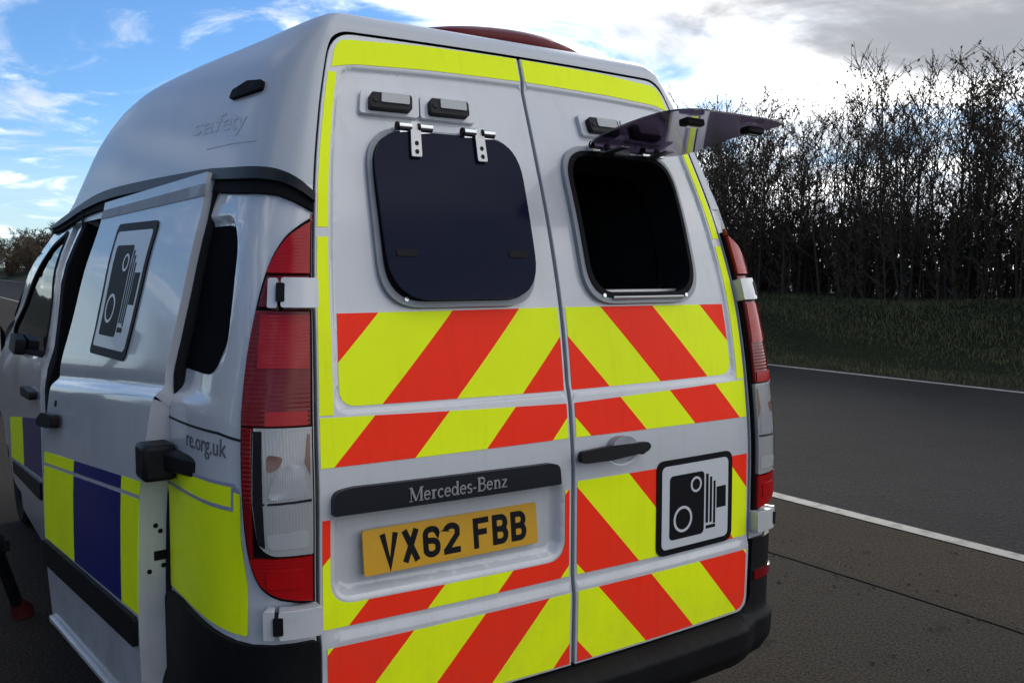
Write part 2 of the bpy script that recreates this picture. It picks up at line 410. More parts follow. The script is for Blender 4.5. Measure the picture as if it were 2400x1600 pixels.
def box_bm(bm, c, s, rot=None):
    m = Matrix.Translation(c)@((rot or Matrix.Identity(3)).to_4x4())@Matrix.Diagonal((*s, 1))
    return bmesh.ops.create_cube(bm, size=1, matrix=m)
def box(name, c, s, mt, parent=None, rot=None, bevel=.004, label=None):
    bm = bmesh.new(); box_bm(bm, c, s, rot); return from_bm(name, bm, mt, parent, 40, label, bevel)
def tube_bm(bm, pts, rad, n=8, cap=True):
    rings = []; P = [Vector(p) for p in pts]
    ref = Vector((.31, .17, .93))
    for i, p in enumerate(P):
        d = (P[min(i+1, len(P)-1)]-P[max(i-1, 0)]).normalized()
        a = d.cross(ref); a = a.normalized() if a.length > 1e-4 else d.orthogonal().normalized(); b = d.cross(a)
        r = rad[i] if isinstance(rad, (list, tuple)) else rad
        rings.append([bm.verts.new(p+(a*math.cos(2*math.pi*k/n)+b*math.sin(2*math.pi*k/n))*r) for k in range(n)])
    for i in range(len(P)-1):
        for k in range(n): bm.faces.new([rings[i][k], rings[i][(k+1) % n], rings[i+1][(k+1) % n], rings[i+1][k]])
    if cap: bm.faces.new(rings[0][::-1]); bm.faces.new(rings[-1])
def tube(name, pts, rad, mt, parent=None, n=12, label=None):
    bm = bmesh.new(); tube_bm(bm, pts, rad, n); return from_bm(name, bm, mt, parent, 40, label)

# ------------------------------------------------------------------ ground, road, lay-by
def ground_mat(name, c0, c1, c2, sc=1.0, grain=180, bumpk=.5, rough=.9, crack=0.0):
    Mt = bpy.data.materials.new(name); Mt.use_nodes = True; n = NT(Mt.node_tree); b = n.n['Principled BSDF']
    tc = n.new('ShaderNodeTexCoord').outputs['Object']
    big = n.noise(tc, .35*sc, 6, .6); midn = n.noise(tc, 2.6*sc, 6, .65); gr = n.noise(tc, grain, 3, .7)
    v = n.new('ShaderNodeTexVoronoi'); n.put(v.inputs['Vector'], tc); v.inputs['Scale'].default_value = grain*.55
    col = n.mix(n.ss(big, .35, .65), c0, c1)
    col = n.mix(n.m('MULTIPLY', n.ss(midn, .50, .72), .55), col, c2)
    spk = n.m('MAXIMUM', n.m('MULTIPLY', n.m('SUBTRACT', gr, .5), 4.5), -.7)
    sc_ = n.new('ShaderNodeVectorMath', operation='SCALE'); n.put(sc_.inputs[0], col); n.put(sc_.inputs[3], n.m('ADD', 1.0, spk)); col = sc_.outputs[0]
    if crack:
        st = n.ss(n.noise(tc, 5.5, 3, .5), .67, .74); col = n.mix(n.m('MULTIPLY', st, crack), col, (.010, .010, .010))
    n.put(b.inputs['Base Color'], col); b.inputs['Roughness'].default_value = rough; b.inputs['Specular IOR Level'].default_value = .08
    bn = n.new('ShaderNodeBump'); bn.inputs['Strength'].default_value = bumpk; bn.inputs['Distance'].default_value = .006
    n.put(bn.inputs['Height'], n.m('ADD', n.m('MULTIPLY', v.outputs['Distance'], .8), n.m('MULTIPLY', midn, .6))); n.l.new(bn.outputs[0], b.inputs['Normal'])
    return Mt
M['asphalt'] = ground_mat('road_asphalt', (.018, .0175, .018), (.0225, .022, .0225), (.0145, .014, .0145), .8, 55, .9)
M['layby'] = ground_mat('layby_surface', (.036, .030, .024), (.031, .0265, .021), (.024, .020, .016), 1.1, 90, .5, .95, .55)
M['haunch'] = ground_mat('haunch_surface', (.035, .028, .0205), (.041, .033, .024), (.027, .022, .016), 1.3, 80, .6, .95, .5)
M['soil'] = ground_mat('verge_soil', (.012, .014, .007), (.015, .018, .008), (.008, .008, .005), .5, 40, .6)
M['joint'] = ground_mat('joint_sealant', (.026, .0215, .017), (.030, .025, .020), (.020, .0165, .013), 2, 120, .4)
M['line'] = mat('road_paint', (.30, .29, .255), .7, var=.12, vscale=9, dirt=(.06, .056, .048), dirt_amt=.85, dscale=9, bump=.3, bscale=140)
def bank(x):
    return -.02+1.02*sst((x-11.9)/4.2)+.25*sst((x-17)/20) if x > 0 else -.02+.5*sst((-x-8)/6)
bm = bmesh.new()
xs = [-900, -200, -60, -30, -16, -14, -12, -10, -8, -6, 3, 10.9, 11.6, 12.2, 12.8, 13.4, 14, 14.6, 15.2, 15.8, 16.4, 17, 18, 20, 25, 40, 80, 250, 900]
ys = [-900, -200, -60, -30, -15]+[-10+2.5*k for k in range(30)]+[80, 110, 150, 220, 350, 600, 1400]
grid = [[bm.verts.new((x, y, bank(x)+(.05*math.sin(y*.7+x)+.04*math.sin(y*1.9+2*x) if 12.4 < x < 40 else 0))) for y in ys] for x in xs]
for i in range(len(xs)-1):
    for j in range(len(ys)-1): bm.faces.new([grid[i][j], grid[i+1][j], grid[i+1][j+1], grid[i][j+1]])
tag(from_bm('ground', bm, M['soil'], None, 60), 'dark grassy verge rising to the hedge beyond the road', kind='structure')
def sheet(name, x0, x1, y0, y1, z, mt, wob=0, label=None):
    bm = bmesh.new(); n = 60; L = []; Rr = []
    for k in range(n+1):
        t = (k/n)**1.6 if y0 > -40 else k/n; y = y0+(y1-y0)*t
        wv = (lambda q: wob*(math.sin(y*2.3+q)+.6*math.sin(y*5.1+q*2)))
        L.append(bm.verts.new((x0+wv(0), y, z))); Rr.append(bm.verts.new((x1+wv(1.7), y, z)))
    for k in range(n): bm.faces.new([L[k], Rr[k], Rr[k+1], L[k+1]])
    return tag(from_bm(name, bm, mt, None, 0), label, kind='structure')
sheet('layby', -7.5, 2.56, -30, 90, 0.0, M['layby'], 0, 'worn brownish lay-by surface under the van')
sheet('road_shoulder', 2.56, 3.66, -30, 90, 0.001, M['haunch'], 0, 'brown strip of surfacing between the lay-by joint and the white line')
sheet('road', 3.66, 11.15, -30, 900, 0.002, M['asphalt'], 0, 'dark asphalt carriageway beside the lay-by')
sheet('surface_joint', 2.545, 2.60, -6, 40, .005, M['joint'], .016, 'dark ragged joint line along the lay-by')
sheet('edge_line', 3.585, 3.705, -20, 400, .006, M['line'], 0, 'near white edge line between lay-by and road')
sheet('edge_line', 10.80, 10.93, -20, 600, .006, M['line'], 0, 'far white edge line along the opposite verge')

# ragged verge edge and grass: uncountable blades, one mesh
def blades(name, n, xr, yr, hmin, hmax, mt, label, dens=None, w0=.006, w1=.013):
    rnd = random.Random(11); V = []; F = []
    while len(F) < n:
        x, y = rnd.uniform(*xr), rnd.uniform(*yr)
        if dens and rnd.random() > dens(x, y): continue
        h = rnd.uniform(hmin, hmax)*(1+.7*math.sin(x*2.1+1.3*math.sin(y*.9))**2); a = rnd.uniform(0, 6.283); wd = rnd.uniform(w0, w1); ln = rnd.uniform(.1, .55)*h
        b = rnd.uniform(0, 6.283); z = bank(x)+.05*math.sin(y*.7+x)*(x > 12.4)-.01; s = len(V)
        V += [(x-math.cos(a)*wd, y-math.sin(a)*wd, z), (x+math.cos(a)*wd, y+math.sin(a)*wd, z), (x+ln*math.cos(b), y+ln*math.sin(b), z+h)]; F.append((s, s+1, s+2))
    me = bpy.data.meshes.new(name); me.from_pydata(V, [], F); return tag(link(name, me, mt, None, 0), label, 'grass', kind='stuff')
M['grass'] = mat('grass_blades', (.066, .070, .024), .7, var=.45, vscale=.9, dirt=(.036, .032, .013), dirt_amt=.5, dscale=3)
blades('verge_grass', 70000, (11.15, 17.5), (3.5, 24), .03, .075, M['grass'], 'short dark grass covering the verge across the road')


# ------------------------------------------------------------------ the van
VAN = empty('camera_van', (0, 2.3, 0))
tag(VAN, 'white high-roofed speed camera van with red and yellow chevrons on its rear doors', 'van')
UM = UL+2.62                       # front end of the roof along the outline
def mir(p): return [(-a, b) for a, b in reversed(p)]

# --- high roof: skin above the gutter, open round the doors, closed by a crowned cap
cut = rounded([(-.752, 1.80), (-.752, 2.231), (.752, 2.231), (.752, 1.80)], [0, .075, .075, 0], 7)
top_u = sorted(set([round(x, 4) for x in [-UM+UM*2*k/96 for k in range(97)]]+[round(s*x, 4) for s in (-1, 1) for x in (.70, .73, .76, .79, .82, .85, .88, .91, .95, 1.0, 1.06, 1.14, 1.22)]))
outl = [(-UM, 1.80)]+cut+[(UM, 1.80)]+[(u, 2.25) for u in reversed(top_u)]
vs, fs = flat_mesh(outl, (), .05)
bm = bmesh.new(); vv = {}
for i in sorted({i for f in fs for i in f}): vv[i] = bm.verts.new(SKIN.at(*vs[i]))
for f in fs: bm.faces.new([vv[i] for i in f])
prof = [(0, 0), (.012, .012), (.03, .026), (.055, .038), (.09, .047), (.14, .054), (.25, .064), (.5, .075), (1, .082)]
cols = []
allu = sorted({round(v[0], 5) for v in vs if abs(v[1]-2.25) < 1e-6})
for u in allu:
    P = SKIN.at(u, 2.25); sp = Vector((0, max(.85, min(2.7, P.y)), P.z)); dv = sp-P; L = dv.length
    k = min(1, max(.15, (HROOF(P.y)-1.85)/.4)); ring = []
    nn = SKIN.nrm(u, 2.25)
    for q, (d, h) in enumerate(prof):
        t = d if d >= .5 else d/max(L, .3)
        ring.append(bm.verts.new(P+dv*t+Vector((0, 0, h*k))))
    cols.append(ring)
for a, b in zip(cols[:-1], cols[1:]):
    for k in range(len(prof)-1):
        try: bm.faces.new([a[k], b[k], b[k+1], a[k+1]])
        except ValueError: pass
bmesh.ops.remove_doubles(bm, verts=bm.verts, dist=.0004)
roof = from_bm('high_roof', bm, M['roof'], VAN, 60)
roof['label'] = 'pale grey moulded high roof with rounded edges'

# --- black gutter band between body and roof (both sides)
bt = [(-.753, 1.777), (-.827, 1.82), (-.911, 1.844), (-1.133, 1.856), (-1.53, 1.874), (-2.3, 1.893), (-2.93, 1.897), (-3.4, 1.872), (-3.87, 1.825), (-4.03, 1.80)]
bb = [(-.753, 1.737), (-.819, 1.76), (-.897, 1.781), (-1.084, 1.79), (-1.45, 1.811), (-2.2, 1.826), (-2.8, 1.833), (-3.3, 1.822), (-3.72, 1.775), (-4.03, 1.77)]
bt, bb = smooth_open(bt), smooth_open(bb)
md = [(a[0], a[1]*.52+b[1]*.48) for a, b in zip(bb, bt)]
for sg in (1, -1):
    up_ = md+bt[::-1]; lo_ = bb+[(a, b-.001) for a, b in md[::-1]]
    if sg < 0: up_, lo_ = [[(min(p, key=lambda q: abs(q[0]-.9))[0] if False else max(-a, .93), b) for a, b in p if a < -.90] for p in (up_, lo_)]
    patch('gutter_trim', up_, BODY, .024, .026, M['trim'], VAN, res=.08, bevel=.007)
    patch('gutter_channel', lo_, BODY, .012, .016, M['gap'], VAN, res=.08)

# --- body skin: quarter panels, front doors, sills, bumper
U = lambda y: UL+y-.55             # outline distance of a point on the side at depth y
quarter = [(-.752, .715), (-.752, 1.806), (-U(1.50), 1.82), (-U(1.50), .46), (-U(1.10), .46), (-U(1.02), .62), (-U(.84), .70), (-U(.66), .715)]
arch_pts = [(-1.03-.11+(.11+e)*math.cos(R(a)), 1.735-.11+(.11+e)*math.sin(R(a))) for a in range(0, 91, 8) for e in (-.018, -.009, 0, .008)]
arch_pts += [(-1.03+e, 1.345+.02*k) for k in range(14) for e in (-.018, -.009, 0, .008)]+[(-1.16-.03*k, 1.735+e) for k in range(26) for e in (-.018, -.009, 0, .008)]
arch_pts += [(-.80-.03*k, z) for k in range(40) for z in (1.225, 1.243, 1.254, 1.265, 1.276, 1.287, 1.298)]
for sg in (-1, 1):
    if sg < 0: patch('quarter_panel', quarter, SIDES, 0, .012, M['paint'], VAN, res=.05, pts=arch_pts)
    else:
        far = [(.752, .722), (.752, 1.806), (U(2.5), 1.82), (U(2.5), .46), (U(1.10), .46), (U(1.02), .62), (U(.84), .70), (U(.66), .66), (U(.56), .50), (U(.40), .46), (1.20, .60), (.96, .70)]
        patch('quarter_panel', far, BODY, 0, .012, M['paint'], VAN, res=.09)
for sg in (-1, 1):
    f = (lambda p: p) if sg < 0 else mir
    patch('sill', f([(-U(1.15), .30), (-U(1.15), .46), (-U(3.55), .46), (-U(3.55), .30)]), BODY, -.004, .02, M['paint'], VAN, res=.12)
    patch('door_pillar', f([(-U(2.40), .462), (-U(2.40), 1.82), (-U(2.555), 1.82), (-U(2.59), 1.35), (-U(2.57), .462)]), BODY, -.012, .05, M['paint'], VAN, res=.08)
    if sg < 0: patch('pillar_seal', [(-U(2.385), .50), (-U(2.385), 1.80), (-U(2.475), 1.80), (-U(2.49), 1.35), (-U(2.475), .50)], BODY, -.006, .06, M['gap'], VAN, res=.1, bevel=.006)
    win = rounded([(-U(2.70), 1.20), (-U(2.64), 1.48), (-U(2.72), 1.765), (-U(3.02), 1.70), (-U(3.28), 1.56), (-U(4.02), 1.26), (-U(4.02), 1.13)], .05)
    fd = rounded([(-U(2.62), .40), (-U(2.575), 1.0), (-U(2.585), 1.45), (-U(2.66), 1.80), (-U(3.05), 1.745), (-U(3.36), 1.60), (-U(4.10), 1.28), (-U(4.12), .90), (-U(4.02), .56), (-U(3.80), .40)], .06)
    dr = patch('front_door', f(fd), BODY, 0, .03, M['paint'], VAN, holes=[f(win)], res=.09, bevel=.004)
    patch('window_glass', f(win), BODY, -.006, .006, M['glass'], dr, res=.1)
    wl, wr_ = strip_poly(win, .030, True)
    vs2, fs2 = stroke_faces(win, .026, True); from_bm('window_seal', solid(vs2, fs2, BODY, .004, .012), M['gap'], f and dr) if sg < 0 else None
    patch('wing', f([(-U(4.135), .92), (-U(4.12), 1.26), (-U(4.75), 1.08), (-U(4.88), .70), (-U(4.72), .62), (-U(4.45), .745), (-U(4.22), .66), (-U(4.13), .56)]), BODY, -.002, .02, M['paint'], VAN, res=.12)
    patch('pillar_skin', f([(-U(2.555), 1.826), (-U(2.63), 1.80), (-U(3.05), 1.75), (-U(3.38), 1.605), (-U(4.12), 1.288), (-U(4.16), 1.31), (-U(3.42), 1.68), (-U(3.2), 1.80), (-U(3.0), 1.836)]), BODY, -.006, .03, M['paint'], VAN, res=.12)
    if sg < 0:
        ly = [(-U(2.60), .925), (-U(2.60), .640), (-U(3.27), .588), (-U(3.27), .845)]
        patch('blue_block', [(-U(2.605), .922), (-U(2.62), .650), (-U(3.26), .592), (-U(3.26), .842)], BODY, .0016, .0014, M['blue'], dr, res=.1)
        patch('yellow_block', [(-U(3.264), .841), (-U(3.264), .592), (-U(3.84), .535), (-U(3.84), .765)], BODY, .0016, .0014, M['yellow'], dr, res=.1)
        patch('rub_strip', rounded([(-U(2.60), .630), (-U(2.62), .545), (-U(3.70), .478), (-U(3.70), .540)], .012), BODY, .012, .012, M['black'], dr, res=.1, bevel=.003)
        patch('door_handle', rounded([(-U(2.66), 1.035), (-U(2.66), 1.000), (-U(3.00), .985), (-U(3.00), 1.03)], .015), BODY, .035, .03, M['black'], dr, res=.05, bevel=.006)
# windscreen and bonnet close the cab
bm = bmesh.new()
def quad(bm, P): bm.faces.new([bm.verts.new(p) for p in P])
gl = [BODY.at(-U(3.42), 1.68), BODY.at(U(3.42), 1.68), BODY.at(U(4.16), 1.31), BODY.at(-U(4.16), 1.31)]
n = 8; rows = []
for j in range(n+1):
    row = []
    for i in range(n+1):
        a = gl[0].lerp(gl[1], i/n); b = gl[3].lerp(gl[2], i/n); p = a.lerp(b, j/n); p.y += .16*(1-(2*i/n-1)**2)*.8; p.z += .02*math.sin(math.pi*j/n); row.append(bm.verts.new(p))
    rows.append(row)
for j in range(n):
    for i in range(n): bm.faces.new([rows[j][i], rows[j][i+1], rows[j+1][i+1], rows[j+1][i]])
from_bm('windscreen', bm, M['glass'], VAN)
bm = bmesh.new(); rows = []
bl = [BODY.at(-U(4.14), 1.29), BODY.at(U(4.14), 1.29), BODY.at(U(4.86), .72), BODY.at(-U(4.86), .72)]
for j in range(n+1):
    row = []
    for i in range(n+1):
        a = bl[0].lerp(bl[1], i/n); b = bl[3].lerp(bl[2], i/n); p = a.lerp(b, j/n); c = 1-(2*i/n-1)**2; p.y += .14*c; p.z += .05*c+.13*math.sin(math.pi*j/n); row.append(bm.verts.new(p))
    rows.append(row)
for j in range(n):
    for i in range(n): bm.faces.new([rows[j][i], rows[j][i+1], rows[j+1][i+1], rows[j+1][i]])
from_bm('bonnet', bm, M['paint'], VAN)
box('front_bumper', (0, 4.86, .50), (1.86, .24, .40), M['bumper'], VAN, bevel=.06)

# --- interior lining, floor and underbody (dark)
bm = bmesh.new()
def wall(a, b, c, d): quad(bm, [a, b, c, d])
X0, X1, Y0, Y1, Z0, Z1 = -.80, .80, .40, 2.42, .58, 2.0
wall((X0, Y0, Z0), (X1, Y0, Z0), (X1, Y1, Z0), (X0, Y1, Z0)); wall((-.62, Y0, Z1), (.62, Y0, Z1), (.62, Y1, Z1), (-.62, Y1, Z1))
wall((X1, Y0, Z0), (X1, Y1, Z0), (.62, Y1, Z1), (.62, Y0, Z1)); wall((X0, Y0, Z0), (X0, 1.48, Z0), (-.62, 1.48, Z1), (-.62, Y0, Z1))
wall((X0, Y1, Z0), (X1, Y1, Z0), (.62, Y1, Z1), (-.62, Y1, Z1))
wall((-.86, 2.44, .46), (-.5, 2.44, .46), (-.5, 2.44, 1.86), (-.84, 2.44, 1.86)); wall((-.80, 1.46, 1.86), (-.5, 1.46, 1.86), (-.5, 2.50, 1.86), (-.80, 2.50, 1.86))
from_bm('interior_lining', bm, M['dark'], VAN, 0)
box('underbody', (0, 2.4, .42), (1.62, 4.3, .20), M['dark'], VAN, bevel=.02)
# backing behind the rear shut lines, cut away behind the windows
winL = lambda i: rounded([(-.565+i, 1.502+i), (-.604+i, 1.968-i), (-.088-i, 1.968-i), (-.086-i, 1.502+i)], .11-i*.6, 8)
wl_in, wr_in = winL(.020), mir(winL(.020))
patch('door_aperture_seal', rounded([(-.765, .47), (-.765, 2.245), (.765, 2.245), (.765, .47)], [.05, .09, .09, .05], 6), BODY, -.055, .02, M['gap'], VAN, holes=[winL(-.01), mir(winL(-.01))], res=.07)
for sg in (-1, 1): patch('rear_corner_inner', [(sg*.74, .46), (sg*.74, .75), (sg*1.0, .75), (sg*1.0, .46)][::-sg], BODY, -.03, .01, M['gap'], VAN, res=.1)

# --- rear bumper
def rel_bump(u, z): return (.055-.035*sst((abs(u)-.66)/.12))*sst((.478-z)/.028)-.022*sst((.385-z)/.05)
BUMP = Surf(surf, 1, rel_bump)
bo = rounded([(-U(.62), .50), (-U(.58), .725), (-1.28, .733), (-.910, .722), (-.752, .722), (-.752, .52), (-.70, .480), (.70, .480), (.752, .52), (.752, .722), (.910, .722), (1.28, .733), (U(.58), .725), (U(.62), .50), (U(.62), .335), (-U(.62), .335)], [.02, .05, 0, 0, .012, .02, .03, .03, .02, .012, 0, 0, .05, .02, .04, .04])
bp = [(-1.3+2.6*i/87, z) for i in range(88) for z in (.349, .356, .364, .372, .380, .390, .41, .44, .448, .455, .462, .469, .476)]
bumper = patch('rear_bumper', bo, BUMP, .014, .03, M['bumper'], VAN, res=.06, pts=bp, bevel=.004)
for sg in (-1, 1): patch('bumper_reflector', rounded([(sg*.765, .615), (sg*.765, .585), (sg*.90, .585), (sg*.90, .615)], .006), BUMP, .019, .008, M['red_dark'], bumper, res=.04)

# --- rear doors
KU = [-.79, -.577, -.364, -.152, .055, .267, .48, .69]
KL = [-.385, -.175, .035, .245, .452, .657, .865, 1.08]
def banded(zone, hol, ks, parity, sg, parent, S=REARS, off=.0014):
    """cut a zone (given for the left door) into slanting stripes, one mesh each"""
    vs, fs = flat_mesh(zone, hol, .05)
    bm = bmesh.new(); B = [bm.verts.new((a, b, 0)) for a, b in vs]
    for f in fs: bm.faces.new([B[i] for i in f])
    nd = Vector((1, -.94, 0)).normalized()
    for k in ks:
        co = Vector((k-.94*1.49*0, 1.49, 0))
        bmesh.ops.bisect_plane(bm, geom=bm.verts[:]+bm.edges[:]+bm.faces[:], plane_co=co, plane_no=nd, dist=1e-6)
    bmesh.ops.triangulate(bm, faces=bm.faces)
    groups = {}
    for f in bm.faces:
        c = f.calc_center_median(); k = c.x-(c.y-1.49)*.94
        i = sum(1 for q in ks if q < k); groups.setdefault(i, []).append([(v.co.x, v.co.y) for v in f.verts])
    bm.free()
    for i, tris in sorted(groups.items()):
        red = (i+parity) % 2 == 0; idx = {}; vs = []; fs = []
        for t in tris:
            ff = []
            for p in t:
                key = (round(p[0], 5), round(p[1], 5))
                if key not in idx: idx[key] = len(vs); vs.append((p[0]*sg, p[1]))
                ff.append(idx[key])
            if len(set(ff)) == 3: fs.append(tuple(ff))
        par = list(range(len(vs)))
        def root(a):
            while par[a] != a: par[a] = par[par[a]]; a = par[a]
            return a
        for f in fs:
            for q in f[1:]: par[root(q)] = root(f[0])
        comps = {}
        for f in fs: comps.setdefault(root(f[0]), []).append(f)
        for fl_ in comps.values():
            area = sum(abs((vs[b][0]-vs[a][0])*(vs[c][1]-vs[a][1])-(vs[c][0]-vs[a][0])*(vs[b][1]-vs[a][1]))/2 for a, b, c in fl_)
            if area > 2e-5: from_bm('red_stripe' if red else 'yellow_stripe', solid(vs, fl_, S, off, .0012), M['red' if red else 'yellow'], parent)

Dl = rounded([(-.742, .487), (-.742, 2.224), (-.006, 2.224), (-.006, .487)], [.05, .075, 0, 0], 7)
step = []
for k in range(72):
    z = 1.27+.012*k; step += [(-.694+e, z) for e in (-.010, -.005, 0, .005, .010)]
for k in range(57):
    u = -.69+.012*k; step += [(u, 1.256+e) for e in (-.010, -.005, 0, .005, .010)]+[(u, 2.138-.012*(u/.7)**2+e) for e in (-.010, -.005, 0, .005, .010)]+[(u, .693+.0085*e) for e in range(6)]
stepL = list(step)
for d in (-.034, -.028, -.021, -.014, -.007, 0, .006): stepL += resample(rrect(-.708-d, -.036+d, .803-d, 1.035+d, .05+d, 8), .014)
stepR = mir(step)+[(.185+r*math.cos(R(a)), 1.082+.7*r*math.sin(R(a))) for r in (.02, .03, .04, .05, .062, .07) for a in range(0, 360, 20)]
DOORS = []
for sg in (-1, 1):
    f = (lambda p: p) if sg < 0 else mir
    dr = patch('rear_door', f(Dl), REARS, 0, .03, M['paint'], VAN, holes=[f(winL(.018))], res=.034, pts=stepL if sg < 0 else stepR, bevel=.003,
               label='left rear door with the number plate and closed dark shutter' if sg < 0 else 'right rear door with the camera sign and shutter propped open')
    DOORS.append(dr)
    # chevrons and yellow edging (outline for the left door, mirrored for the right)
    banded(rounded([(-.684, 1.494), (-.684, 1.270), (-.014, 1.266), (-.014, 1.497)], [0, .045, 0, 0]), (), KU, 1, -sg, dr)
    banded([(-.737, 1.128), (-.737, 1.247), (-.014, 1.230), (-.014, 1.134)], (), KU, 1, -sg, dr)
    if sg < 0: banded(rounded([(-.735, .738), (-.735, 1.004), (-.7155, 1.004), (-.7155, .7945), (-.0285, .7945), (-.0285, .99), (-.014, .99), (-.014, .745)], [0, 0, 0, .062, .062, 0, 0, 0], 9), (), KL, 1, 1, dr)
    else: banded([(-.733, .738), (-.733, 1.008), (-.014, 1.011), (-.014, .745)], (), KL, 1, -1, dr)
    banded(rounded([(-.728, .497), (-.728, .694), (-.014, .699), (-.014, .494)], [.05, 0, 0, 0]), (), KL, 1, -sg, dr)
    yb = rounded([(-.722, 2.126), (-.722, 2.205), (-.40, 2.218), (-.012, 2.221), (-.012, 2.152), (-.40, 2.148), (-.655, 2.139)], [0, .05, 0, 0, 0, 0, .02], 6)
    patch('yellow_band', f(yb), REARS, .0014, .0012, M['yellow'], dr, res=.04)
    patch('yellow_edge_strip', f([(-.735, 1.702), (-.731, 2.112), (-.704, 2.112), (-.706, 1.702)]), REARS, .0014, .0012, M['yellow'], dr, res=.04)
    patch('yellow_edge_strip', f([(-.738, 1.252), (-.735, 1.678), (-.706, 1.678), (-.702, 1.252)]), REARS, .0014, .0012, M['yellow'], dr, res=.04)
    # window frame: raised grey surround and black reveal
    patch('window_frame', f(winL(0)), REARS, .016, .018, M['grey'], dr, holes=[f(winL(.015))], res=.03, bevel=.004)
    patch('window_gasket', f(winL(.0155)), REARS, .020, .022, M['rubber'], dr, holes=[f(winL(.030))], res=.03, bevel=.005)
    bm = bmesh.new(); lp = resample(f(winL(.028)), .03); A = [bm.verts.new(REARS.at(*p, .012)) for p in lp]; B = [bm.verts.new(REARS.at(*p, -.11)) for p in lp]
    for i in range(len(lp)): bm.faces.new([A[i], A[(i+1) % len(lp)], B[(i+1) % len(lp)], B[i]])
    from_bm('window_reveal', bm, M['rubber'], dr)
    # two small lamp units above the window
    base = (-.624, -.423) if sg < 0 else (.213, .418)
    for q, u0 in enumerate(base):
        lu = patch('lamp_plate', rrect(u0+.002, u0+.199, 2.004, 2.071, .010, 3), REARS, .014, .014, M['paint'], dr, res=.05, bevel=.003)
        hs = patch('lamp_housing', rrect(u0+.028, u0+.166, 2.012, 2.055, .009, 4), REARS, .034, .022, M['black'], dr, res=.05, bevel=.004)
        patch('lamp_lens', rrect(u0+.062, u0+.156, 2.027, 2.0525, .004, 3), REARS, .0375, .004, M['lens_silver'], dr, res=.05, bevel=.001)
        tube('lamp_screw', [REARS.at(u0+.045, 2.034, .030), REARS.at(u0+.045, 2.034, .0365)], .008, M['trim'], dr, 10)

dl, dR = DOORS
# closed shutter on the left window
sh = rounded([(-.546, 1.516), (-.594, 1.951), (-.098, 1.951), (-.096, 1.518)], .115, 9)
patch('shutter', sh, REARS, .040, .008, M['tint'], dl, res=.05, bevel=.002, label='dark tinted acrylic shutter closed over the left window')
for uu in (-.50, -.155):
    patch('shutter_latch', rrect(uu-.032, uu+.03, 1.624, 1.642, .006, 3), REARS, .0425, .004, M['ink'], dl, res=.05)
def strap_hinge(uc, dr, flat):
    """steel strap hinge at the top of a window"""
    for e in (-.036, .036):
        c = REARS.at(uc+e*.95, 1.960, .045); a = REARS.at(uc+e*.95-.020, 1.960, .045); b = REARS.at(uc+e*.95+.020, 1.960, .045)
        tube('hinge_barrel', [a, b], .011, M['chrome'], dr, 12)
        box('hinge_foot', REARS.at(uc+e*.95, 1.960, .018), (.034, .05, .022), M['chrome'], dr, bevel=.003)
        ax = (b-a).normalized(); tube('hinge_end', [a-ax*.006, a-ax*.0005], .0115, M['ink'], dr, 12)
    if flat:
        patch('hinge_strap', rounded([(uc-.017, 1.877), (uc-.017, 1.974), (uc+.016, 1.974), (uc+.017, 1.877)], .006, 3), REARS, .050, .006, M['alu'], dr, res=.03, bevel=.001)
        for zz in (1.914, 1.891): patch('strap_bolt_hole', ellipse(uc+.001, zz, .0066, .0066, 14), REARS, .0506, .0005, M['ink'], dr, res=.02)
for uc in (-.458, -.240): strap_hinge(uc, dl, True)
for uc in (.265, .50): strap_hinge(uc, dR, False)
# open flap on the right window: a curved sheet hinged along the top, lying almost level
h0, h1 = REARS.at(.155, 1.948, .045), REARS.at(.637, 1.948, .045)
ex = (h1-h0); FL = ex.length; ex.normalize()
th = R(6.8); ey = Vector((0, -math.cos(th), math.sin(th))); en = ex.cross(ey); en = en if en.z > 0 else -en
FLAP = Surf(lambda a, b: tuple(h0+ex*a+ey*(b-.012)+en*(.014*math.sin(math.pi*max(0, min(1, b/.46))))), 1)
fl = rounded([(.0, 0), (-.012, .455), (FL+.012, .455), (FL, 0)], .11, 9)
flap = patch('open_flap', fl, FLAP, .0, .005, M['tint_open'], dR, res=.05, bevel=.0012, label='dark acrylic flap propped open above the right window')
for a in (.075, FL-.105):
    P = FLAP.at(a+.02, .375, 0); rotm = Matrix((ex, ey, en)).transposed()
    box('flap_latch', P-en*.016, (.070, .034, .020), M['black'], dR, rot=rotm, bevel=.005)
    box('latch_plate', P-en*.0275, (.045, .012, .003), M['chrome'], dR, rot=rotm, bevel=.001)
for a in (.11, FL-.13): box('flap_strap', FLAP.at(a, .045, 0)-en*.011, (.034, .09, .005), M['alu'], dR, rot=Matrix((ex, ey, en)).transposed(), bevel=.001)
patch('flap_hinge_plate', rrect(.318, .388, 1.944, 1.964, .003, 2), REARS, .034, .012, M['lens_silver'], dR, res=.03, bevel=.001)
# sill bar inside the open window and its edge trim
pa, pb = REARS.at(.15, 1.546, -.035), REARS.at(.535, 1.546, -.035)
tube('window_sill_bar', [pa, pb], .008, M['alu'], dR, 10)
pa, pb = REARS.at(.185, 1.517, .020), REARS.at(.48, 1.517, .020); tube('frame_bottom_trim', [pa, pb], .006, M['alu'], dR, 8)
for uu, zz in ((.155, 1.525), (.50, 1.523), (-.50, 1.523)): tube('frame_screw', [REARS.at(uu, zz, .012), REARS.at(uu, zz, .020)], .006, M['chrome'], dR if uu > 0 else dl, 10)
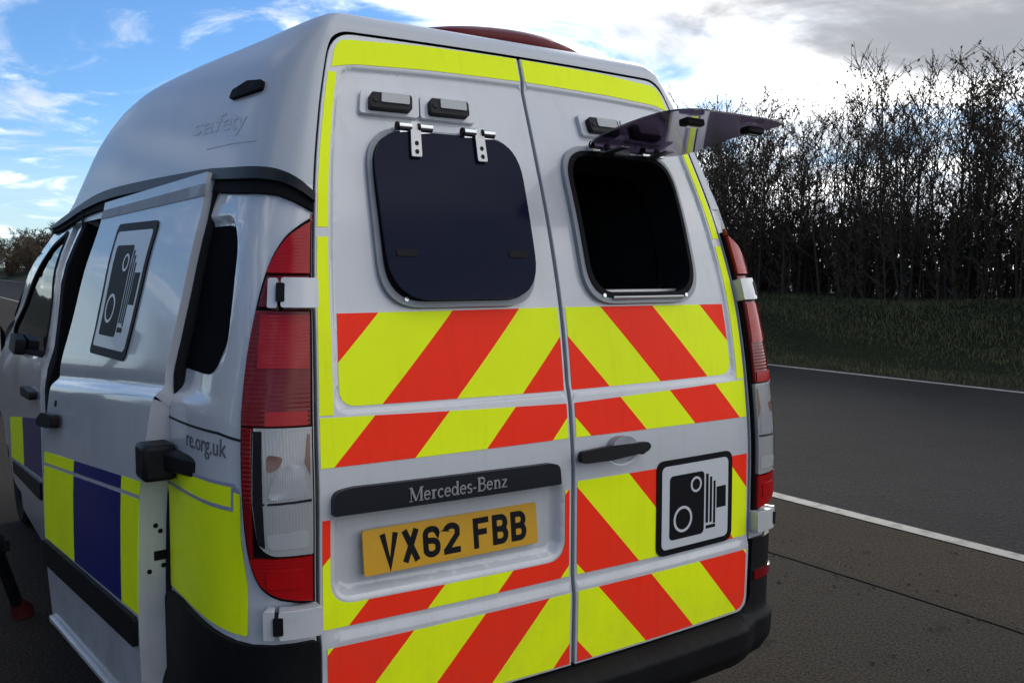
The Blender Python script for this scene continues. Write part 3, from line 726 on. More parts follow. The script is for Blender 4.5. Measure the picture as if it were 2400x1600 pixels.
# number plate recess furniture
patch('lamp_bar', rounded([(-.714, 1.016), (-.714, 1.070), (-.67, 1.079), (-.085, 1.075), (-.062, 1.066), (-.058, 1.016)], [.004, .025, .02, .02, .015, .004], 5), BODY, .024, .040, M['trim'], dl, res=.04, bevel=.005)
PL = Surf(lambda a, b: tuple(Vector((-.371+a, .022+.0015*a+b*.115, .908+b))), 1)
plate = patch('number_plate', rrect(-.26, .26, -.0555, .0555, .006, 3), PL, .006, .005, M['plate'], dl, res=.1, label='yellow number plate reading VX62 FBB')
H = .079; Wd = .0155
def G(ch):
    h, w = 1.0, .633; t = Wd/H; q = t/2
    if ch == 'V': return [([(q*.9, 1), (w/2, q*.2), (w-q*.9, 1)], t*.98, False)]
    if ch == 'X': return [([(q, 1), (w-q, 0)], t*1.02, False), ([(w-q, 1), (q, 0)], t*1.02, False)]
    if ch == 'F': return [([(q, 0), (q, 1)], t, False), ([(0, 1-q), (w*.97, 1-q)], t, False), ([(0, .53), (w*.84, .53)], t, False)]
    if ch == 'B': return [([(q, 0), (q, 1)], t, False), ([(0, 1-q)]+arc(w*.55, (1.51-q)/2, w*.43-q, (1-q-.51)/2, 90, -90, 10)+[(0, .51)], t, False), ([(q*.5, .51)]+arc(w*.57, (.51+q)/2, w*.43-q, (.51-q)/2, 90, -90, 10)+[(0, q)], t, False)]
    if ch == '6': return [([(w-q, .76)]+arc(w/2, 1-.25, w/2-q, .25-q, 0, 180, 10)+[(q, .3)]+arc(w/2, .27, w/2-q, .27-q, 180, 360, 10)+arc(w/2, .36, w/2-q, .27-q, 0, 90, 6)+[(q*1.6, .55)], t, False)]
    if ch == '2': return [([(q, .74)]+arc(w/2, 1-.26, w/2-q, .26-q, 180, 0, 12)+[(w-q*1.1, .60), (q*1.15, q*1.4)], t, False), ([(0, q), (w, q)], t, False)]
x = -.214
for ch in 'VX62 FBB':
    if ch == ' ': x += .031; continue
    strokes('plate_character', G(ch), PL, (lambda x0: lambda a, b: (x0+a*H, -.0395+b*H))(x), .0066, M['ink'], plate if False else dl)
    x += .050+.0095
lettering('plate_maker_line', 'supplied by dealer'[:0] or '- - - - - -', PL, lambda a, b: (-.03+a*.06, -.0505+b*.008), .0066, M['ink'], dl)
# maker's name on the bar, serif capitals and small letters from thick and thin strokes
T, N_ = .15, .055
def V_(x, a=0, b=1, w=T): return ([(x, a), (x, b)], w, False)
def Hh(x0, x1, y, w=N_): return ([(x0, y), (x1, y)], w, False)
SER = {
 'M': (1.05, [V_(.14, 0, 1, N_), ([(.14, 1), (.50, .05)], T, False), ([(.86, 1), (.50, .05)], N_*1.2, False), V_(.88), Hh(.0, .28, .03), Hh(.72, 1.05, .03), Hh(.0, .24, .97), Hh(.80, 1.05, .97)]),
 'B': (.74, [V_(.18), ([(.05, .97), (.4, .97)]+arc(.4, .76, .20, .21, 90, -90, 7)+[(.1, .54)], N_*1.7, False), ([(.2, .54), (.42, .54)]+arc(.42, .28, .24, .25, 80, -90, 7)+[(.05, .03)], N_*1.7, False)]),
 'e': (.56, [([(.07, .36), (.47, .36)]+arc(.27, .34, .20, .28, 0, 180, 8)+arc(.27, .32, .20, .29, 180, 320, 8), N_*1.9, False)]),
 'r': (.46, [V_(.16, 0, .66), ([(.16, .44), (.26, .60), (.40, .60)], N_*1.7, False), Hh(.02, .32, .03), Hh(.02, .2, .62)]),
 'c': (.50, [(arc(.27, .33, .20, .29, 45, 320, 12), N_*2.1, False)]),
 'd': (.62, [(arc(.25, .33, .19, .29, 0, 360, 14), N_*1.9, False), V_(.47, 0, 1.0, T*.9), Hh(.36, .52, .97), Hh(.42, .62, .03)]),
 's': (.44, [(arc(.22, .48, .14, .14, 30, 250, 8)+arc(.22, .17, .15, .15, 80, -150, 8), N_*2.0, False)]),
 '-': (.36, [Hh(.04, .30, .30, .10)]),
 'n': (.66, [V_(.16, 0, .66, T*.9), ([(.16, .46)]+arc(.34, .44, .15, .17, 150, 0, 6)+[(.49, 0)], T*.8, False), Hh(.02, .30, .03), Hh(.36, .64, .03), Hh(.02, .2, .62)]),
 'z': (.50, [Hh(.05, .45, .59, .08), ([(.42, .58), (.08, .06)], T*.8, False), Hh(.05, .47, .04, .08)])}
total = sum(SER[c][0] for c in 'Mercedes-Benz'); x = 0; nm = []
for ch in 'Mercedes-Benz':
    for p, wd, cl in SER[ch][1]: nm.append(([(a+x, b) for a, b in p], wd, cl))
    x += SER[ch][0]
strokes('maker_name', nm, BODY, lambda a, b: (-.522+a/total*.285, 1.0275+.004*a/total+b*.0345), .0265, M['letter'], dl, .0008)
# lower edge of the plate recess is the door pressing itself; handle on the right door
hb = rounded([(.004, 1.064), (.004, 1.096), (.12, 1.102), (.255, 1.100), (.267, 1.086), (.25, 1.072), (.11, 1.062)], [.015, .015, .02, .012, .01, .012, .02], 5)
patch('door_handle', hb, BODY, .036, .020, M['black'], dR, res=.03, bevel=.007)
for uu in (.035, .240): patch('handle_mount', ellipse(uu, 1.078, .018, .014, 14), BODY, .024, .026, M['black'], dR, res=.03)
patch('handle_boss', ellipse(.170, 1.098, .046, .026, 24), BODY, .030, .030, M['grey'], dR, res=.03, bevel=.006)
patch('handle_cup_rim', ellipse(.190, 1.084, .062, .042, 28), BODY, .0018, .004, M['paint'], dR, holes=[ellipse(.190, 1.082, .056, .036, 28)], res=.03)

def camera_sign(S, u0, u1, z0, z1, parent, rad=.03, skew=0.0):
    """white plate with black border and the speed camera symbol; symbol drawn in a 0..1 square"""
    du, dz = u1-u0, z1-z0
    T = lambda a, b: (u0+a*du+skew*(b-.5), z0+b*dz)
    r = rad/abs(du)
    def rr(a0, a1, b0, b1, k, n=5):
        pts = rrect(a0*abs(du), a1*abs(du), b0*dz, b1*dz, k, n); return [T(p[0]/abs(du), p[1]/dz) for p in pts]
    patch('sign_plate', rr(0, 1, 0, 1, rad), S, .0046, .004, M['ink'], parent, res=.05)
    patch('sign_face', rr(.062, .938, .062, .938, rad*.6), S, .0054, .0012, M['sign_white'], parent, res=.05)
    patch('camera_symbol', rr(.155, .605, .150, .830, rad*.5), S, .0060, .0008, M['ink'], parent, res=.05)
    ring = lambda cx, cy, rx, wd: ([(cx*abs(du)+rx*math.cos(R(a)), cy*dz+rx*math.sin(R(a))) for a in range(0, 360, 15)], wd, True)
    k = abs(du)
    strokes('symbol_ring', [ring(.495, .700, .062*k, .020*k)], S, lambda a, b: T(a/k, b/dz), .0066, M['sign_white'], parent)
    strokes('symbol_ring', [ring(.325, .355, .108*k, .024*k)], S, lambda a, b: T(a/k, b/dz), .0066, M['sign_white'], parent)
    for a0, a1, b0, b1 in ((.628, .662, .255, .790), (.682, .712, .255, .752), (.732, .760, .235, .700), (.632, .762, .190, .226), (.775, .905, .395, .628)):
        patch('symbol_bar', [T(a0, b0), T(a1, b0), T(a1, b1), T(a0, b1)], S, .0060, .0008, M['ink'], parent, res=.06)
camera_sign(REARS, .317, .657, .738, 1.029, dR)

# --- tail lights (outline on the corner, left one given)
tl = [(-.757, 1.722), (-.80, 1.703), (-.848, 1.668), (-.888, 1.592), (-.911, 1.499), (-.926, 1.39), (-.925, 1.278), (-.922, 1.178), (-.919, 1.078), (-.909, .95), (-.888, .874), (-.853, .836), (-.80, .820), (-.757, .815)]
tl = smooth_open(tl)
def shrink(poly, d):
    cx = sum(p[0] for p in poly)/len(poly); out = []
    L, Rr = strip_poly(poly, 2*d, True)
    return [l if inside(l, poly) else r for l, r in zip(L, Rr)]
for sg in (-1, 1):
    f = (lambda p: p) if sg < 0 else mir
    ta = patch('tail_light', f(tl), BODY, .010, .014, M['gap'], VAN, res=.03, bevel=.003, label='tall wraparound tail light on the left rear corner' if sg < 0 else 'tall wraparound tail light on the right rear corner')
    tin = shrink(tl, .010)
    def clip(poly, z0, z1, u0=-2, u1=0):
        def half(P, ins, cut):
            o = []
            for i in range(len(P)):
                a, b = P[i-1], P[i]
                if ins(b):
                    if not ins(a): o.append(cut(a, b))
                    o.append(b)
                elif ins(a): o.append(cut(a, b))
            return o
        cz = lambda v: (lambda a, b: (a[0]+(b[0]-a[0])*(v-a[1])/(b[1]-a[1]), v)); cu = lambda v: (lambda a, b: (v, a[1]+(b[1]-a[1])*(v-a[0])/(b[0]-a[0])))
        P = half(poly, lambda p: p[1] >= z0, cz(z0)); P = half(P, lambda p: p[1] <= z1, cz(z1)); P = half(P, lambda p: p[0] >= u0, cu(u0)); return half(P, lambda p: p[0] <= u1, cu(u1))
    LB = dict(res=.03, bevel=.0025)
    patch('upper_lens', f(clip(tin, 1.584, 1.8)), BODY, .024, .014, M['red_lens'], ta, **LB)
    patch('hinge_recess', f(clip(tin, 1.506, 1.580)), BODY, .016, .008, M['red_dark'], ta, **LB)
    patch('middle_lens', f(clip(tin, 1.234, 1.497)), BODY, .024, .014, M['red_dark'], ta, **LB)
    patch('brake_reflector', f(clip(tin, 1.365, 1.488, -.885, -.772)), BODY, .0262, .004, M['red_lens'], ta, res=.03)
    patch('brake_reflector', f(clip(tin, 1.236, 1.268, -.862, -.775)), BODY, .0262, .004, M['red_bright'], ta, res=.03)
    patch('lower_lens', f(clip(tin, .80, .932)), BODY, .024, .014, M['red_lens'], ta, **LB)
    patch('side_lens', f(clip(tin, .934, 1.231, -2, -.889)), BODY, .024, .014, M['red_dark'], ta, **LB)
    patch('fog_reflector', f(rrect(-.86, -.785, .862, .905, .008, 3)), BODY, .0262, .004, M['red_bright'], ta, res=.03)
    cl = rounded([(-.765, 1.231), (-.886, 1.231), (-.888, 1.06), (-.876, .965), (-.852, .939), (-.765, .937)], [.004, .01, .02, .02, .02, .004], 4)
    patch('clear_lens', f(cl), BODY, .0235, .014, M['clear'], ta, **LB)
    patch('clear_lens_edge', f([(-.765, 1.231), (-.885, 1.231), (-.885, 1.225), (-.765, 1.225)]), BODY, .0244, .002, M['lens_silver'], ta)
    patch('lamp_side_wall', f([(-.868, 1.224), (-.885, 1.224), (-.886, 1.06), (-.876, .968), (-.862, .958), (-.866, 1.06)]), BODY, .0243, .002, M['black'], ta)
    patch('reversing_reflector', f(rounded([(-.775, 1.072), (-.858, 1.068), (-.846, 1.120), (-.815, 1.150), (-.785, 1.142)], .012)), BODY, .0245, .003, M['clear2'], ta, res=.03)
    patch('indicator_bulb', f(rounded([(-.835, 1.138), (-.858, 1.13), (-.858, 1.172), (-.825, 1.165)], .01)), BODY, .0243, .003, M['amber'], ta, res=.03)
    patch('indicator_bulb', f([(-.770, 1.12), (-.782, 1.15), (-.776, 1.215), (-.769, 1.215)]), BODY, .0243, .003, M['amber'], ta, res=.03)
    patch('lens_divider', f([(-.768, 1.060), (-.872, 1.056), (-.872, 1.061), (-.768, 1.066)]), BODY, .0246, .003, M['trim'], ta)
    patch('reversing_reflector', f(rounded([(-.775, .955), (-.855, .955), (-.860, .99), (-.775, .995)], .01)), BODY, .0243, .003, M['lens_silver'], ta, res=.03)
# --- body hinges beside the lights
for sg in (-1, 1):
    for zc in (1.533, .783):
        h = .034; S2 = BODY; q = sg
        def pp(a, z): return S2.at(q*a, z, 0)
        poly = rrect(.752, .838, zc-h, zc+h, .006, 3); poly = poly if sg > 0 else mir(poly)
        hg = patch('door_hinge', poly, BODY, .050 if sg < 0 else .036, .045, M['paint'], VAN, res=.03, bevel=.005)
        poly = rrect(.846, .864, zc-h, zc+h, .004, 3); poly = poly if sg > 0 else mir(poly)
        patch('hinge_knuckle', poly, BODY, .044 if sg < 0 else .030, .04, M['paint'], hg, res=.02, bevel=.004)
        poly = rrect(.830, .848, zc-h*.62, zc+h*.62, .003, 3); poly = poly if sg > 0 else mir(poly)
        patch('hinge_gap', poly, BODY, .052 if sg < 0 else .038, .04, M['ink'], hg, res=.02)

# --- left quarter panel markings
qp = next(o for o in bpy.data.objects if o.name == 'quarter_panel')
patch('recess_shade', rounded([(-1.050, 1.335), (-1.050, 1.715), (-1.75, 1.715), (-1.75, 1.335)], [.10, .10, .03, .03], 8), SIDES, .003, .004, M['shade_fill'], qp, res=.05, bevel=.001)  # dark sheet painting the sliding door's shade into the recess
patch('yellow_panel', rounded([(-.915, .738), (-.912, .86), (-.930, .97), (-.9305, 1.075), (-.952, 1.076), (-.952, 1.031), (-1.30, 1.020), (-1.50, 1.016), (-1.50, .735), (-1.28, .738)], [.01, .02, .02, .01, 0, .01, 0, 0, 0, 0]), SIDES, .0016, .0014, M['yellow'], qp, res=.05)
patch('yellow_panel', [(-.960, 1.041), (-.960, 1.088), (-1.50, 1.066), (-1.50, 1.026), (-1.30, 1.030)], SIDES, .0016, .0014, M['yellow'], qp, res=.05)
for pth in ([(-.936, 1.078), (-.955, 1.094), (-1.55, 1.071)], [(-.956, 1.086), (-.956, 1.036), (-1.55, 1.021)]):
    vs2, fs2 = stroke_faces(pth, .007); from_bm('rail_cover_line', solid(vs2, fs2, SIDES, .0024, .0010), M['ghost2'], qp)
vs2, fs2 = stroke_faces([(-.930, 1.199), (-1.02, 1.207), (-1.24, 1.204), (-1.6, 1.20)], .006); from_bm('panel_line', solid(vs2, fs2, SIDES, .0014, .0010), M['trim'], qp)
lettering('web_address', 're.org.uk', SIDES, lambda a, b: (-1.215+a*.235, 1.150+.004*a+b*.062), .0016, M['web_ink'], qp)
# --- roof side markings
patch('roof_vent', rounded([(-1.50, 2.075), (-1.50, 2.101), (-1.29, 2.113), (-1.06, 2.100), (-1.05, 2.072), (-1.28, 2.072)], .03, 4), BODY, .012, .016, M['gap'], roof, res=.05, bevel=.004)
lettering('faded_lettering', 'safety', BODY, lambda a, b: (-1.83+a*.66, 2.004-.03*a+b*.075), .0009, M['ghost'], roof)
vs2, fs2 = stroke_faces([(-1.62, 1.946), (-1.3, 1.940), (-1.02, 1.930)], .0025); from_bm('faded_line', solid(vs2, fs2, BODY, .0010, .0008), M['ghost'], roof)
# red beacon pod on the roof
bm = bmesh.new(); bmesh.ops.create_uvsphere(bm, u_segments=32, v_segments=16, radius=1, matrix=Matrix.Translation((.115, .60, 2.300))@Matrix.Diagonal((.355, .22, .068, 1)))
bmesh.ops.bisect_plane(bm, geom=bm.verts[:]+bm.edges[:]+bm.faces[:], plane_co=(0, 0, 2.285), plane_no=(0, 0, -1), clear_outer=True)
pod = from_bm('roof_beacon', bm, M['pod'], VAN, 60)
tube('beacon_base', [(.115, .60, 2.27), (.115, .60, 2.292)], .22, M['trim'], VAN, 32)

# --- sliding door, slid back along the side
SD = Surf(dsurf, -1, None)
edge_pt = pchip([(.352, 0), (.7, -.004), (1.05, -.022), (1.26, -.045), (1.5, -.036), (1.862, -.022)])
edge_fr = pchip([(.352, .985), (.6, 1.028), (1.1, 1.042), (1.3, 1.045), (1.5, .995), (1.7, .925), (1.862, .895)])
def sd_thick(z): return .078-.052*sst((z-1.245)/.05)
zr = [.352+.0532*k for k in range(15)]+[1.15+.0075*k for k in range(28)]+[1.36+.0386*k for k in range(14)]
bm = bmesh.new(); A = []; B = []; NC = 30
for q, z in enumerate(zr):
    ra, rb = [], []
    for k in range(NC+1):
        t = k/NC; t = t*t*(3-2*t)*.35+t*.65; sx = edge_pt(z)+(edge_fr(z)-edge_pt(z))*t
        zz = z-.036*t*sst((z-1.5)/.36); p = SD.at(sx, zz, 0); ra.append(bm.verts.new(p)); rb.append(bm.verts.new(p-SD.nrm(sx, zz)*sd_thick(z)))
    A.append(ra); B.append(rb)
for q in range(len(zr)-1):
    for k in range(NC):
        bm.faces.new([A[q][k], A[q][k+1], A[q+1][k+1], A[q+1][k]]); bm.faces.new([B[q][k+1], B[q][k], B[q+1][k], B[q+1][k+1]])
    bm.faces.new([A[q][0], A[q+1][0], B[q+1][0], B[q][0]]); bm.faces.new([A[q+1][NC], A[q][NC], B[q][NC], B[q+1][NC]])
for k in range(NC):
    bm.faces.new([A[0][k+1], A[0][k], B[0][k], B[0][k+1]]); bm.faces.new([A[-1][k], A[-1][k+1], B[-1][k+1], B[-1][k]])
sdoor = from_bm('sliding_door', bm, M['paint'], VAN, 40, 'sliding side door standing open, slid back along the van', .005)
patch('inner_trim', [(.04, .40), (.02, 1.22), (1.0, 1.16), (.98, .60), (.94, .40)], SD, -.080, .012, M['dark'], sdoor, res=.1)
patch('top_channel', [(-.032, 1.796), (-.025, 1.830), (.892, 1.798), (.905, 1.768)], SD, .0026, .003, M['grey'], sdoor, res=.06, bevel=.001)
sp = [SD.at(edge_pt(z)-.008, z, -sd_thick(z)-.012) for z in [.36+.03*k for k in range(50)]]
tube('gap_shade', sp, .018, M['rubber'], sdoor, 10)  # black strip put in for the shadowed gap between door and body
for zz, dd in ((.905, .045), (.888, .058), (.79, .068), (.778, .03)):
    e = edge_pt(zz); n_ = SD.nrm(e, zz); p = SD.at(e, zz, 0)-n_*dd; b = Vector((math.sin(PHI), -math.cos(PHI), 0))
    tube('flange_hole', [p-b*.002, p+b*.0015], .0068, M['ink'], sdoor, 12)
e = edge_pt(.82); p = SD.at(e, .82, 0)-SD.nrm(e, .82)*.062; b = Vector((math.sin(PHI), -math.cos(PHI), 0))
box('flange_slot', p+b*.001, (.040, .006, .026), M['ink'], sdoor, rot=Matrix.Rotation(PHI, 3, 'Z'), bevel=.002)
# livery on the door
def lerp_line(s, a, b): return a[1]+(b[1]-a[1])*(s-a[0])/(b[0]-a[0])
bat = lambda s: 1.031-.077*s; batg = lambda s: .988-.078*s; low = lambda s: .664-.018*s
for s0, s1, mt, nm in ((-.004, .140, 'yellow', 'yellow_block'), (.144, .634, 'blue', 'blue_block'), (.638, 1.018, 'yellow', 'yellow_block')):
    patch(nm, [(s0, low(s0)), (s1, low(s1)), (s1, batg(s1)-.006), (s0-.012 if s0 < 0 else s0, batg(s0)-.006)], SD, .0016, .0014, M[mt], sdoor, res=.06)
    patch(nm, [(s0-.012 if s0 < 0 else s0, batg(s0)+.006), (s1, batg(s1)+.006), (s1, bat(s1)), (s0-.020 if s0 < 0 else s0, bat(s0))], SD, .0016, .0014, M[mt], sdoor, res=.06)
patch('rub_strip', rounded([(.004, .572), (.004, .654), (1.012, .642), (1.008, .556)], .012), SD, .014, .014, M['black'], sdoor, res=.06, bevel=.004)
patch('sill_lip', [(.012, .354), (.012, .374), (.98, .374), (.975, .354)], SD, .016, .018, M['paint'], sdoor, res=.1, bevel=.005)
patch('door_handle', rounded([(.82, 1.062), (.82, 1.104), (.96, 1.096), (1.02, 1.066), (1.0, 1.046), (.88, 1.052)], .012), SD, .040, .030, M['black'], sdoor, res=.04, bevel=.006)
tube('lock_barrel', [SD.at(.93, 1.132, -.001), SD.at(.93, 1.132, .003)], .011, M['ink'], sdoor, 12)
camera_sign(SD, .690, .302, 1.322, 1.742, sdoor, rad=.025, skew=-.035)
# runner arm between door and rail
a0 = SD.at(-.055, 1.098, -.02); bm = bmesh.new()
c_ = SD.at(-.045, 1.095, .0)
box_bm(bm, c_+Vector((.02, -.03, 0)), (.085, .10, .095)); box_bm(bm, c_+Vector((.07, -.13, .005)), (.05, .20, .055), Matrix.Rotation(R(18), 3, 'Z'))
from_bm('runner_arm', bm, M['black'], sdoor, bevel=.012)
tube('top_stop_buffer', [BODY.at(-1.46, 1.790, .0), BODY.at(-1.46, 1.790, .03)], .014, M['ink'], VAN, 14)

# --- door mirror
mr = patch('mirror_arm', rounded([(-U(3.42), 1.14), (-U(3.42), 1.22), (-U(3.70), 1.24), (-U(3.72), 1.15)], .02), BODY, .05, .05, M['black'], VAN, res=.06, bevel=.01)
bm = bmesh.new(); bmesh.ops.create_uvsphere(bm, u_segments=20, v_segments=12, radius=1, matrix=Matrix.Translation((-1.20, 3.56, 1.225))@Matrix.Diagonal((.155, .085, .135, 1)))
for v in bm.verts: v.co.y = max(v.co.y, 3.515)
from_bm('mirror_housing', bm, M['black'], mr, 50)
bm = bmesh.new(); lp = [bm.verts.new((-1.20+.125*a, 3.5125, 1.225+.105*b)) for a, b in rrect(-1, 1, -1, 1, .3, 5)]; bm.faces.new(lp)
from_bm('mirror_glass', bm, M['chrome'], mr, 0)

# --- wheels
def wheel(x, y):
    wsg = -1 if x < 0 else 1
    bm = bmesh.new(); prf = [(.205, -.09), (.30, -.105), (.325, -.085), (.332, 0), (.325, .085), (.30, .105), (.205, .09)]
    rings = []
    for k in range(36):
        a = 2*math.pi*k/36; rings.append([bm.verts.new((x+d, y+r*math.cos(a), .332+r*math.sin(a))) for r, d in prf])
    for k in range(36):
        for i in range(len(prf)): bm.faces.new([rings[k][i], rings[k][(i+1) % len(prf)], rings[(k+1) % 36][(i+1) % len(prf)], rings[(k+1) % 36][i]])
    wh = from_bm('wheel', bm, M['rubber'], VAN)
    bm = bmesh.new(); tube_bm(bm, [(x-wsg*.05, y, .332), (x+wsg*.07, y, .332)], [.205, .20], 30); from_bm('rim', bm, M['rim'], wh)
    bm = bmesh.new(); tube_bm(bm, [(x+wsg*.07, y, .332), (x+wsg*.085, y, .332)], [.06, .055], 20); from_bm('hub_cap', bm, M['trim'], wh)
for x in (-.82, .82):
    for y in (.84, 4.42): wheel(x, y)

# --- the camera waiting inside the open rear window
CM = empty('speed_camera', (.36, .80, .60)); tag(CM, 'dark speed camera on a stand just visible inside the open rear window', 'camera')
box('body', (.36, .86, 1.66), (.20, .26, .16), M['dark'], CM, bevel=.015)
tube('lens', [(.35, .73, 1.68), (.345, .62, 1.68)], [.055, .060], M['black'], CM, 20)
tube('stand', [(.36, .86, .58), (.36, .86, 1.58)], .03, M['dark'], CM, 12)
# ------------------------------------------------------------------ hedge of bare shrubs
M['bark'] = mat('dark_bark', (.055, .041, .028), .9, var=.35, vscale=5, bump=.4, bscale=40)
M['twig'] = mat('twig_bark', (.062, .045, .029), .9, var=.35, vscale=3)
M['leaf'] = mat('withered_leaf', (.085, .054, .024), .8, var=.5, vscale=2, dirt=(.12, .050, .018), dirt_amt=.5, dscale=1.4)
def shrub_mesh(seed, H=4.9, stems=11, spread=.75, lateral=16, tw=5, leaves=420, thick=1.0, low=.14, fork=1.0):
    rnd = random.Random(seed); tb = bmesh.new(); cb = bmesh.new(); LV = []; LF = []
    def leaf(p):
        s = rnd.uniform(.018, .042)*thick; a = Vector((rnd.uniform(-1, 1), rnd.uniform(-1, 1), rnd.uniform(-1, 1))).normalized(); b = a.orthogonal().normalized()
        vs = [cb.verts.new(p+a*s), cb.verts.new(p+b*s*.6), cb.verts.new(p-a*s), cb.verts.new(p-b*s*.6)]; f = cb.faces.new(vs); f.material_index = 1
    tips = []
    for s in range(stems):
        a = rnd.uniform(0, 6.283); r0 = rnd.uniform(0, .38)*spread/.75; base = Vector((r0*math.cos(a), r0*math.sin(a), -.1))
        hh = H*rnd.uniform(.62, 1.03); lean = rnd.uniform(.05, .42)*spread; cur = Vector((rnd.uniform(-.25, .25), rnd.uniform(-.25, .25), 0))
        P = []; n = 7
        for k in range(n+1):
            t = k/n; P.append(base+Vector((math.cos(a)*lean*hh*t*.45, math.sin(a)*lean*hh*t*.45, hh*t))+cur*math.sin(t*3)*.5+Vector((rnd.uniform(-.05, .05), rnd.uniform(-.05, .05), 0))*t)
        r = rnd.uniform(.014, .034)*thick; tube_bm(tb, P, [r*(1-.86*(k/n)) for k in range(n+1)], 5, False)
        for q in range(lateral):
            t = low+(1-low)*(q+rnd.random())/lateral; t = min(t, .985); i = min(int(t*n), n-1); p = P[i].lerp(P[i+1], t*n-i)
            az_ = rnd.uniform(0, 6.283); up_ = rnd.uniform(.6, 2.0); d = Vector((math.cos(az_), math.sin(az_), up_)).normalized()
            L = rnd.uniform(.45, 1.25)*(1.1-.55*t)*H/4.9; m = p+d*L*.5+Vector((rnd.uniform(-.06, .06), rnd.uniform(-.06, .06), .02)); e = p+d*L+Vector((0, 0, L*.14))
            rr = .0085*thick; tube_bm(cb, [p, m, e], [rr, rr*.8, rr*.45], 3, False)
            for c in range(tw):
                u = rnd.uniform(.15, 1); pp = p.lerp(m, u*2) if u < .5 else m.lerp(e, u*2-1); az2 = rnd.uniform(0, 6.283)
                d2 = (d*1.0+Vector((math.cos(az2), math.sin(az2), rnd.uniform(-.1, .8)))*.9).normalized(); l2 = rnd.uniform(.16, .52)*H/4.9
                tube_bm(cb, [pp, pp+d2*l2], [.0058*thick, .0034*thick], 3, False); tips.append((pp, pp+d2*l2))
    for k in range(leaves):
        a, b = rnd.choice(tips); leaf(a.lerp(b, rnd.random())+Vector((rnd.uniform(-.03, .03), rnd.uniform(-.03, .03), -.02)))
    mt_, mc = bpy.data.meshes.new('shrub_stems'), bpy.data.meshes.new('shrub_twigs'); tb.to_mesh(mt_); cb.to_mesh(mc); tb.free(); cb.free()
    mt_.materials.append(M['bark']); mc.materials.append(M['twig']); mc.materials.append(M['leaf'])
    return mt_, mc
def plant(name, meshes, x, y, z, rz, sc, label, group, sz=None, cat='shrub', parts=('stems', 'twigs')):
    r = bpy.data.objects.new(name, None); COL.objects.link(r); r.location = (x, y, z); r.rotation_euler = (0, 0, rz); r.scale = (sc, sc, sz or sc)
    tag(r, label, cat, group)
    for nm, me in zip(parts, meshes):
        o = bpy.data.objects.new(nm, me); COL.objects.link(o); o.parent = r
    return r
SH = [shrub_mesh(100+k, 4.9, 8+k % 3, .85+.12*(k % 3), 18, 6, 950+300*(k % 4), 1.1, .10) for k in range(7)]
rnd = random.Random(5)
y = 4.2; k = 0
while y < 44:
    x = 16.6+rnd.uniform(-.25, .25); top = .98+.10*math.exp(-((y-10.6)/1.3)**2)+.05*sst((8.6-y)/2)+rnd.uniform(-.05, .06)
    plant('bare_shrub', SH[k % 7], x, y, bank(x)-.03, rnd.uniform(0, 6.28), rnd.uniform(.96, 1.06), 'bare many-stemmed shrub in the front row of the hedge across the road', 'front row of the roadside hedge', top)
    k += 3; y += rnd.uniform(.85, 1.2)*(1 if y < 20 else 1.6)
y = 4.6
while y < 44:
    x = 17.8+rnd.uniform(-.3, .3)
    plant('bare_shrub', SH[k % 7], x, y, bank(x)-.03, rnd.uniform(0, 6.28), rnd.uniform(.98, 1.1), 'bare many-stemmed shrub in the back row of the hedge across the road', 'back row of the roadside hedge', 1.0+.05*math.sin(y*.8)+rnd.uniform(-.06, .07))
    k += 2; y += rnd.uniform(1.1, 1.6)*(1 if y < 20 else 1.7)
y = 45.0
while y < 126:
    x = 17.2+rnd.uniform(-.4, .6)
    plant('bare_shrub', SH[k % 7], x, y, bank(x)-.03, rnd.uniform(0, 6.28), rnd.uniform(1.25, 1.5), 'bare shrub in the far stretch of the hedge, hidden beyond the van', 'far stretch of the roadside hedge', rnd.uniform(1.0, 1.2))
    k += 2; y += rnd.uniform(1.8, 2.6)
# the hedge on the van's own side of the road, left of the lay-by
for row, (x0, y0) in enumerate(((-17.0, -12.0),)):
    y = y0
    while y < 40:
        x = x0+rnd.uniform(-.3, .3)
        plant('bare_shrub', SH[k % 7], x, y, bank(x)-.03, rnd.uniform(0, 6.28), rnd.uniform(1.1, 1.25), 'bare many-stemmed shrub in the hedge on the lay-by side, outside the frame', 'hedge on the lay-by side', cat='shrub')
        k += 2; y += rnd.uniform(1.0, 1.4)
# low undergrowth darkening the hedge bottom
UG = [shrub_mesh(300+k, 1.9, 14, 1.5, 12, 5, 1900, 1.2, .02) for k in range(3)]
y = 4.0
while y < 40:
    x = 16.2+rnd.uniform(-.3, 2.6); plant('undergrowth_bush', UG[k % 3], x, y, bank(x)-.03, rnd.uniform(0, 6.28), rnd.uniform(.8, 1.25), 'low tangled bush in the undergrowth at the foot of the hedge', 'undergrowth along the hedge foot', cat='bush')
    k += 1; y += rnd.uniform(.36, .62)*(1 if y < 20 else 2)
# far hedgerow trees down the road, seen left of the van
FT = [shrub_mesh(400+k, 8.5, 12, 2.4, 22, 8, 5200, 3.4, .01) for k in range(3)]
for i, (x, y, s) in enumerate([(13.6, 150, .62), (15.2, 140, .70), (16.8, 152, .80), (18.2, 146, .90), (19.6, 155, 1.0), (21.2, 148, 1.08), (23.0, 152, 1.1), (12.6, 175, .66), (14.4, 182, .8), (17.2, 178, .95), (20.3, 176, 1.1), (24.5, 170, 1.15), (11.2, 205, .72), (13.2, 212, .85), (15.8, 208, .98)]):
    plant('roadside_tree', FT[i % 3], x, y, bank(x)-.05, i*1.3, s, 'dark leafless tree far down the road left of the van', 'distant trees beyond the front of the van', s*.74, cat='tree')

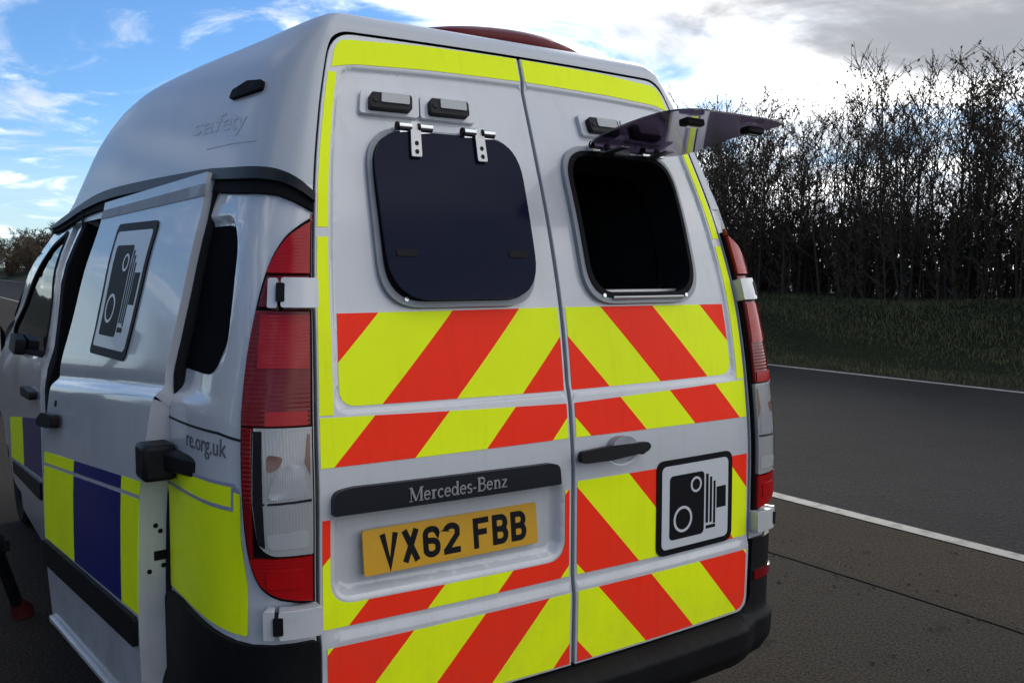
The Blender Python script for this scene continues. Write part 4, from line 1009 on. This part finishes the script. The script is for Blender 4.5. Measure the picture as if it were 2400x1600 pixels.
# fallen leaves and grit on the lay-by
rnd = random.Random(21); V = []; F = []
while len(F) < 320:
    x, y = rnd.uniform(.9, 3.5), rnd.uniform(-1.5, 4.5); s = rnd.uniform(.004, .017); a = rnd.uniform(0, 6.28); q = len(V)
    if rnd.random() < .5: x = 2.56+rnd.gauss(0, .18)
    n = 5; V += [(x+s*math.cos(a+6.283*k/n)*rnd.uniform(.4, 1), y+s*math.sin(a+6.283*k/n)*rnd.uniform(.4, 1), .0045+rnd.uniform(0, .003)) for k in range(n)]; F.append(tuple(range(q, q+n)))
me = bpy.data.meshes.new('leaf_litter'); me.from_pydata(V, [], F)
M['litter'] = mat('leaf_litter', (.008, .007, .005), .9, var=.5, vscale=7, spec=.05)
tag(link('leaf_litter', me, M['litter'], None, 0), 'scattered dead leaves and grit on the lay-by', 'leaves', kind='stuff')

# ------------------------------------------------------------------ tripod at the left edge
apex = Vector((-1.46, 2.26, 1.28))
TR = empty('tripod', (-1.46, 2.26, 0)); tag(TR, 'black tripod leg with a dark red foot at the left edge', 'tripod')
for i, f in enumerate([(-1.105, 2.69), (-2.02, 2.42), (-1.62, 1.62)]):
    ft = Vector((*f, 0)); d = apex-ft
    lg = tube('leg', [ft+d*.30, ft+d*.62, ft+d*.98], [.036, .038, .036], M['black'], TR, 12)
    tube('lower_leg', [ft+d*.05, ft+d*.33], .026, M['black'], lg, 12)
    sd_ = d.cross(Vector((0, 0, 1))).normalized()
    c = ft+d*.30; tube('leg_clamp', [c-d.normalized()*.035, c+d.normalized()*.03], .044, M['rubber'], lg, 12)
    box('clamp_lever', c-sd_*.05, (.03, .02, .05), M['rubber'], lg, bevel=.004)
    tube('foot', [ft+Vector((0, 0, .004)), ft+Vector((0, 0, .03)), ft+d*.06], [.052, .050, .030], M['tri_red'], lg, 14)
tube('centre_column', [apex-Vector((0, 0, .35)), apex+Vector((0, 0, .16))], .020, M['black'], TR, 12)
box('pan_head', apex+Vector((0, 0, .20)), (.09, .10, .08), M['black'], TR, bevel=.012)
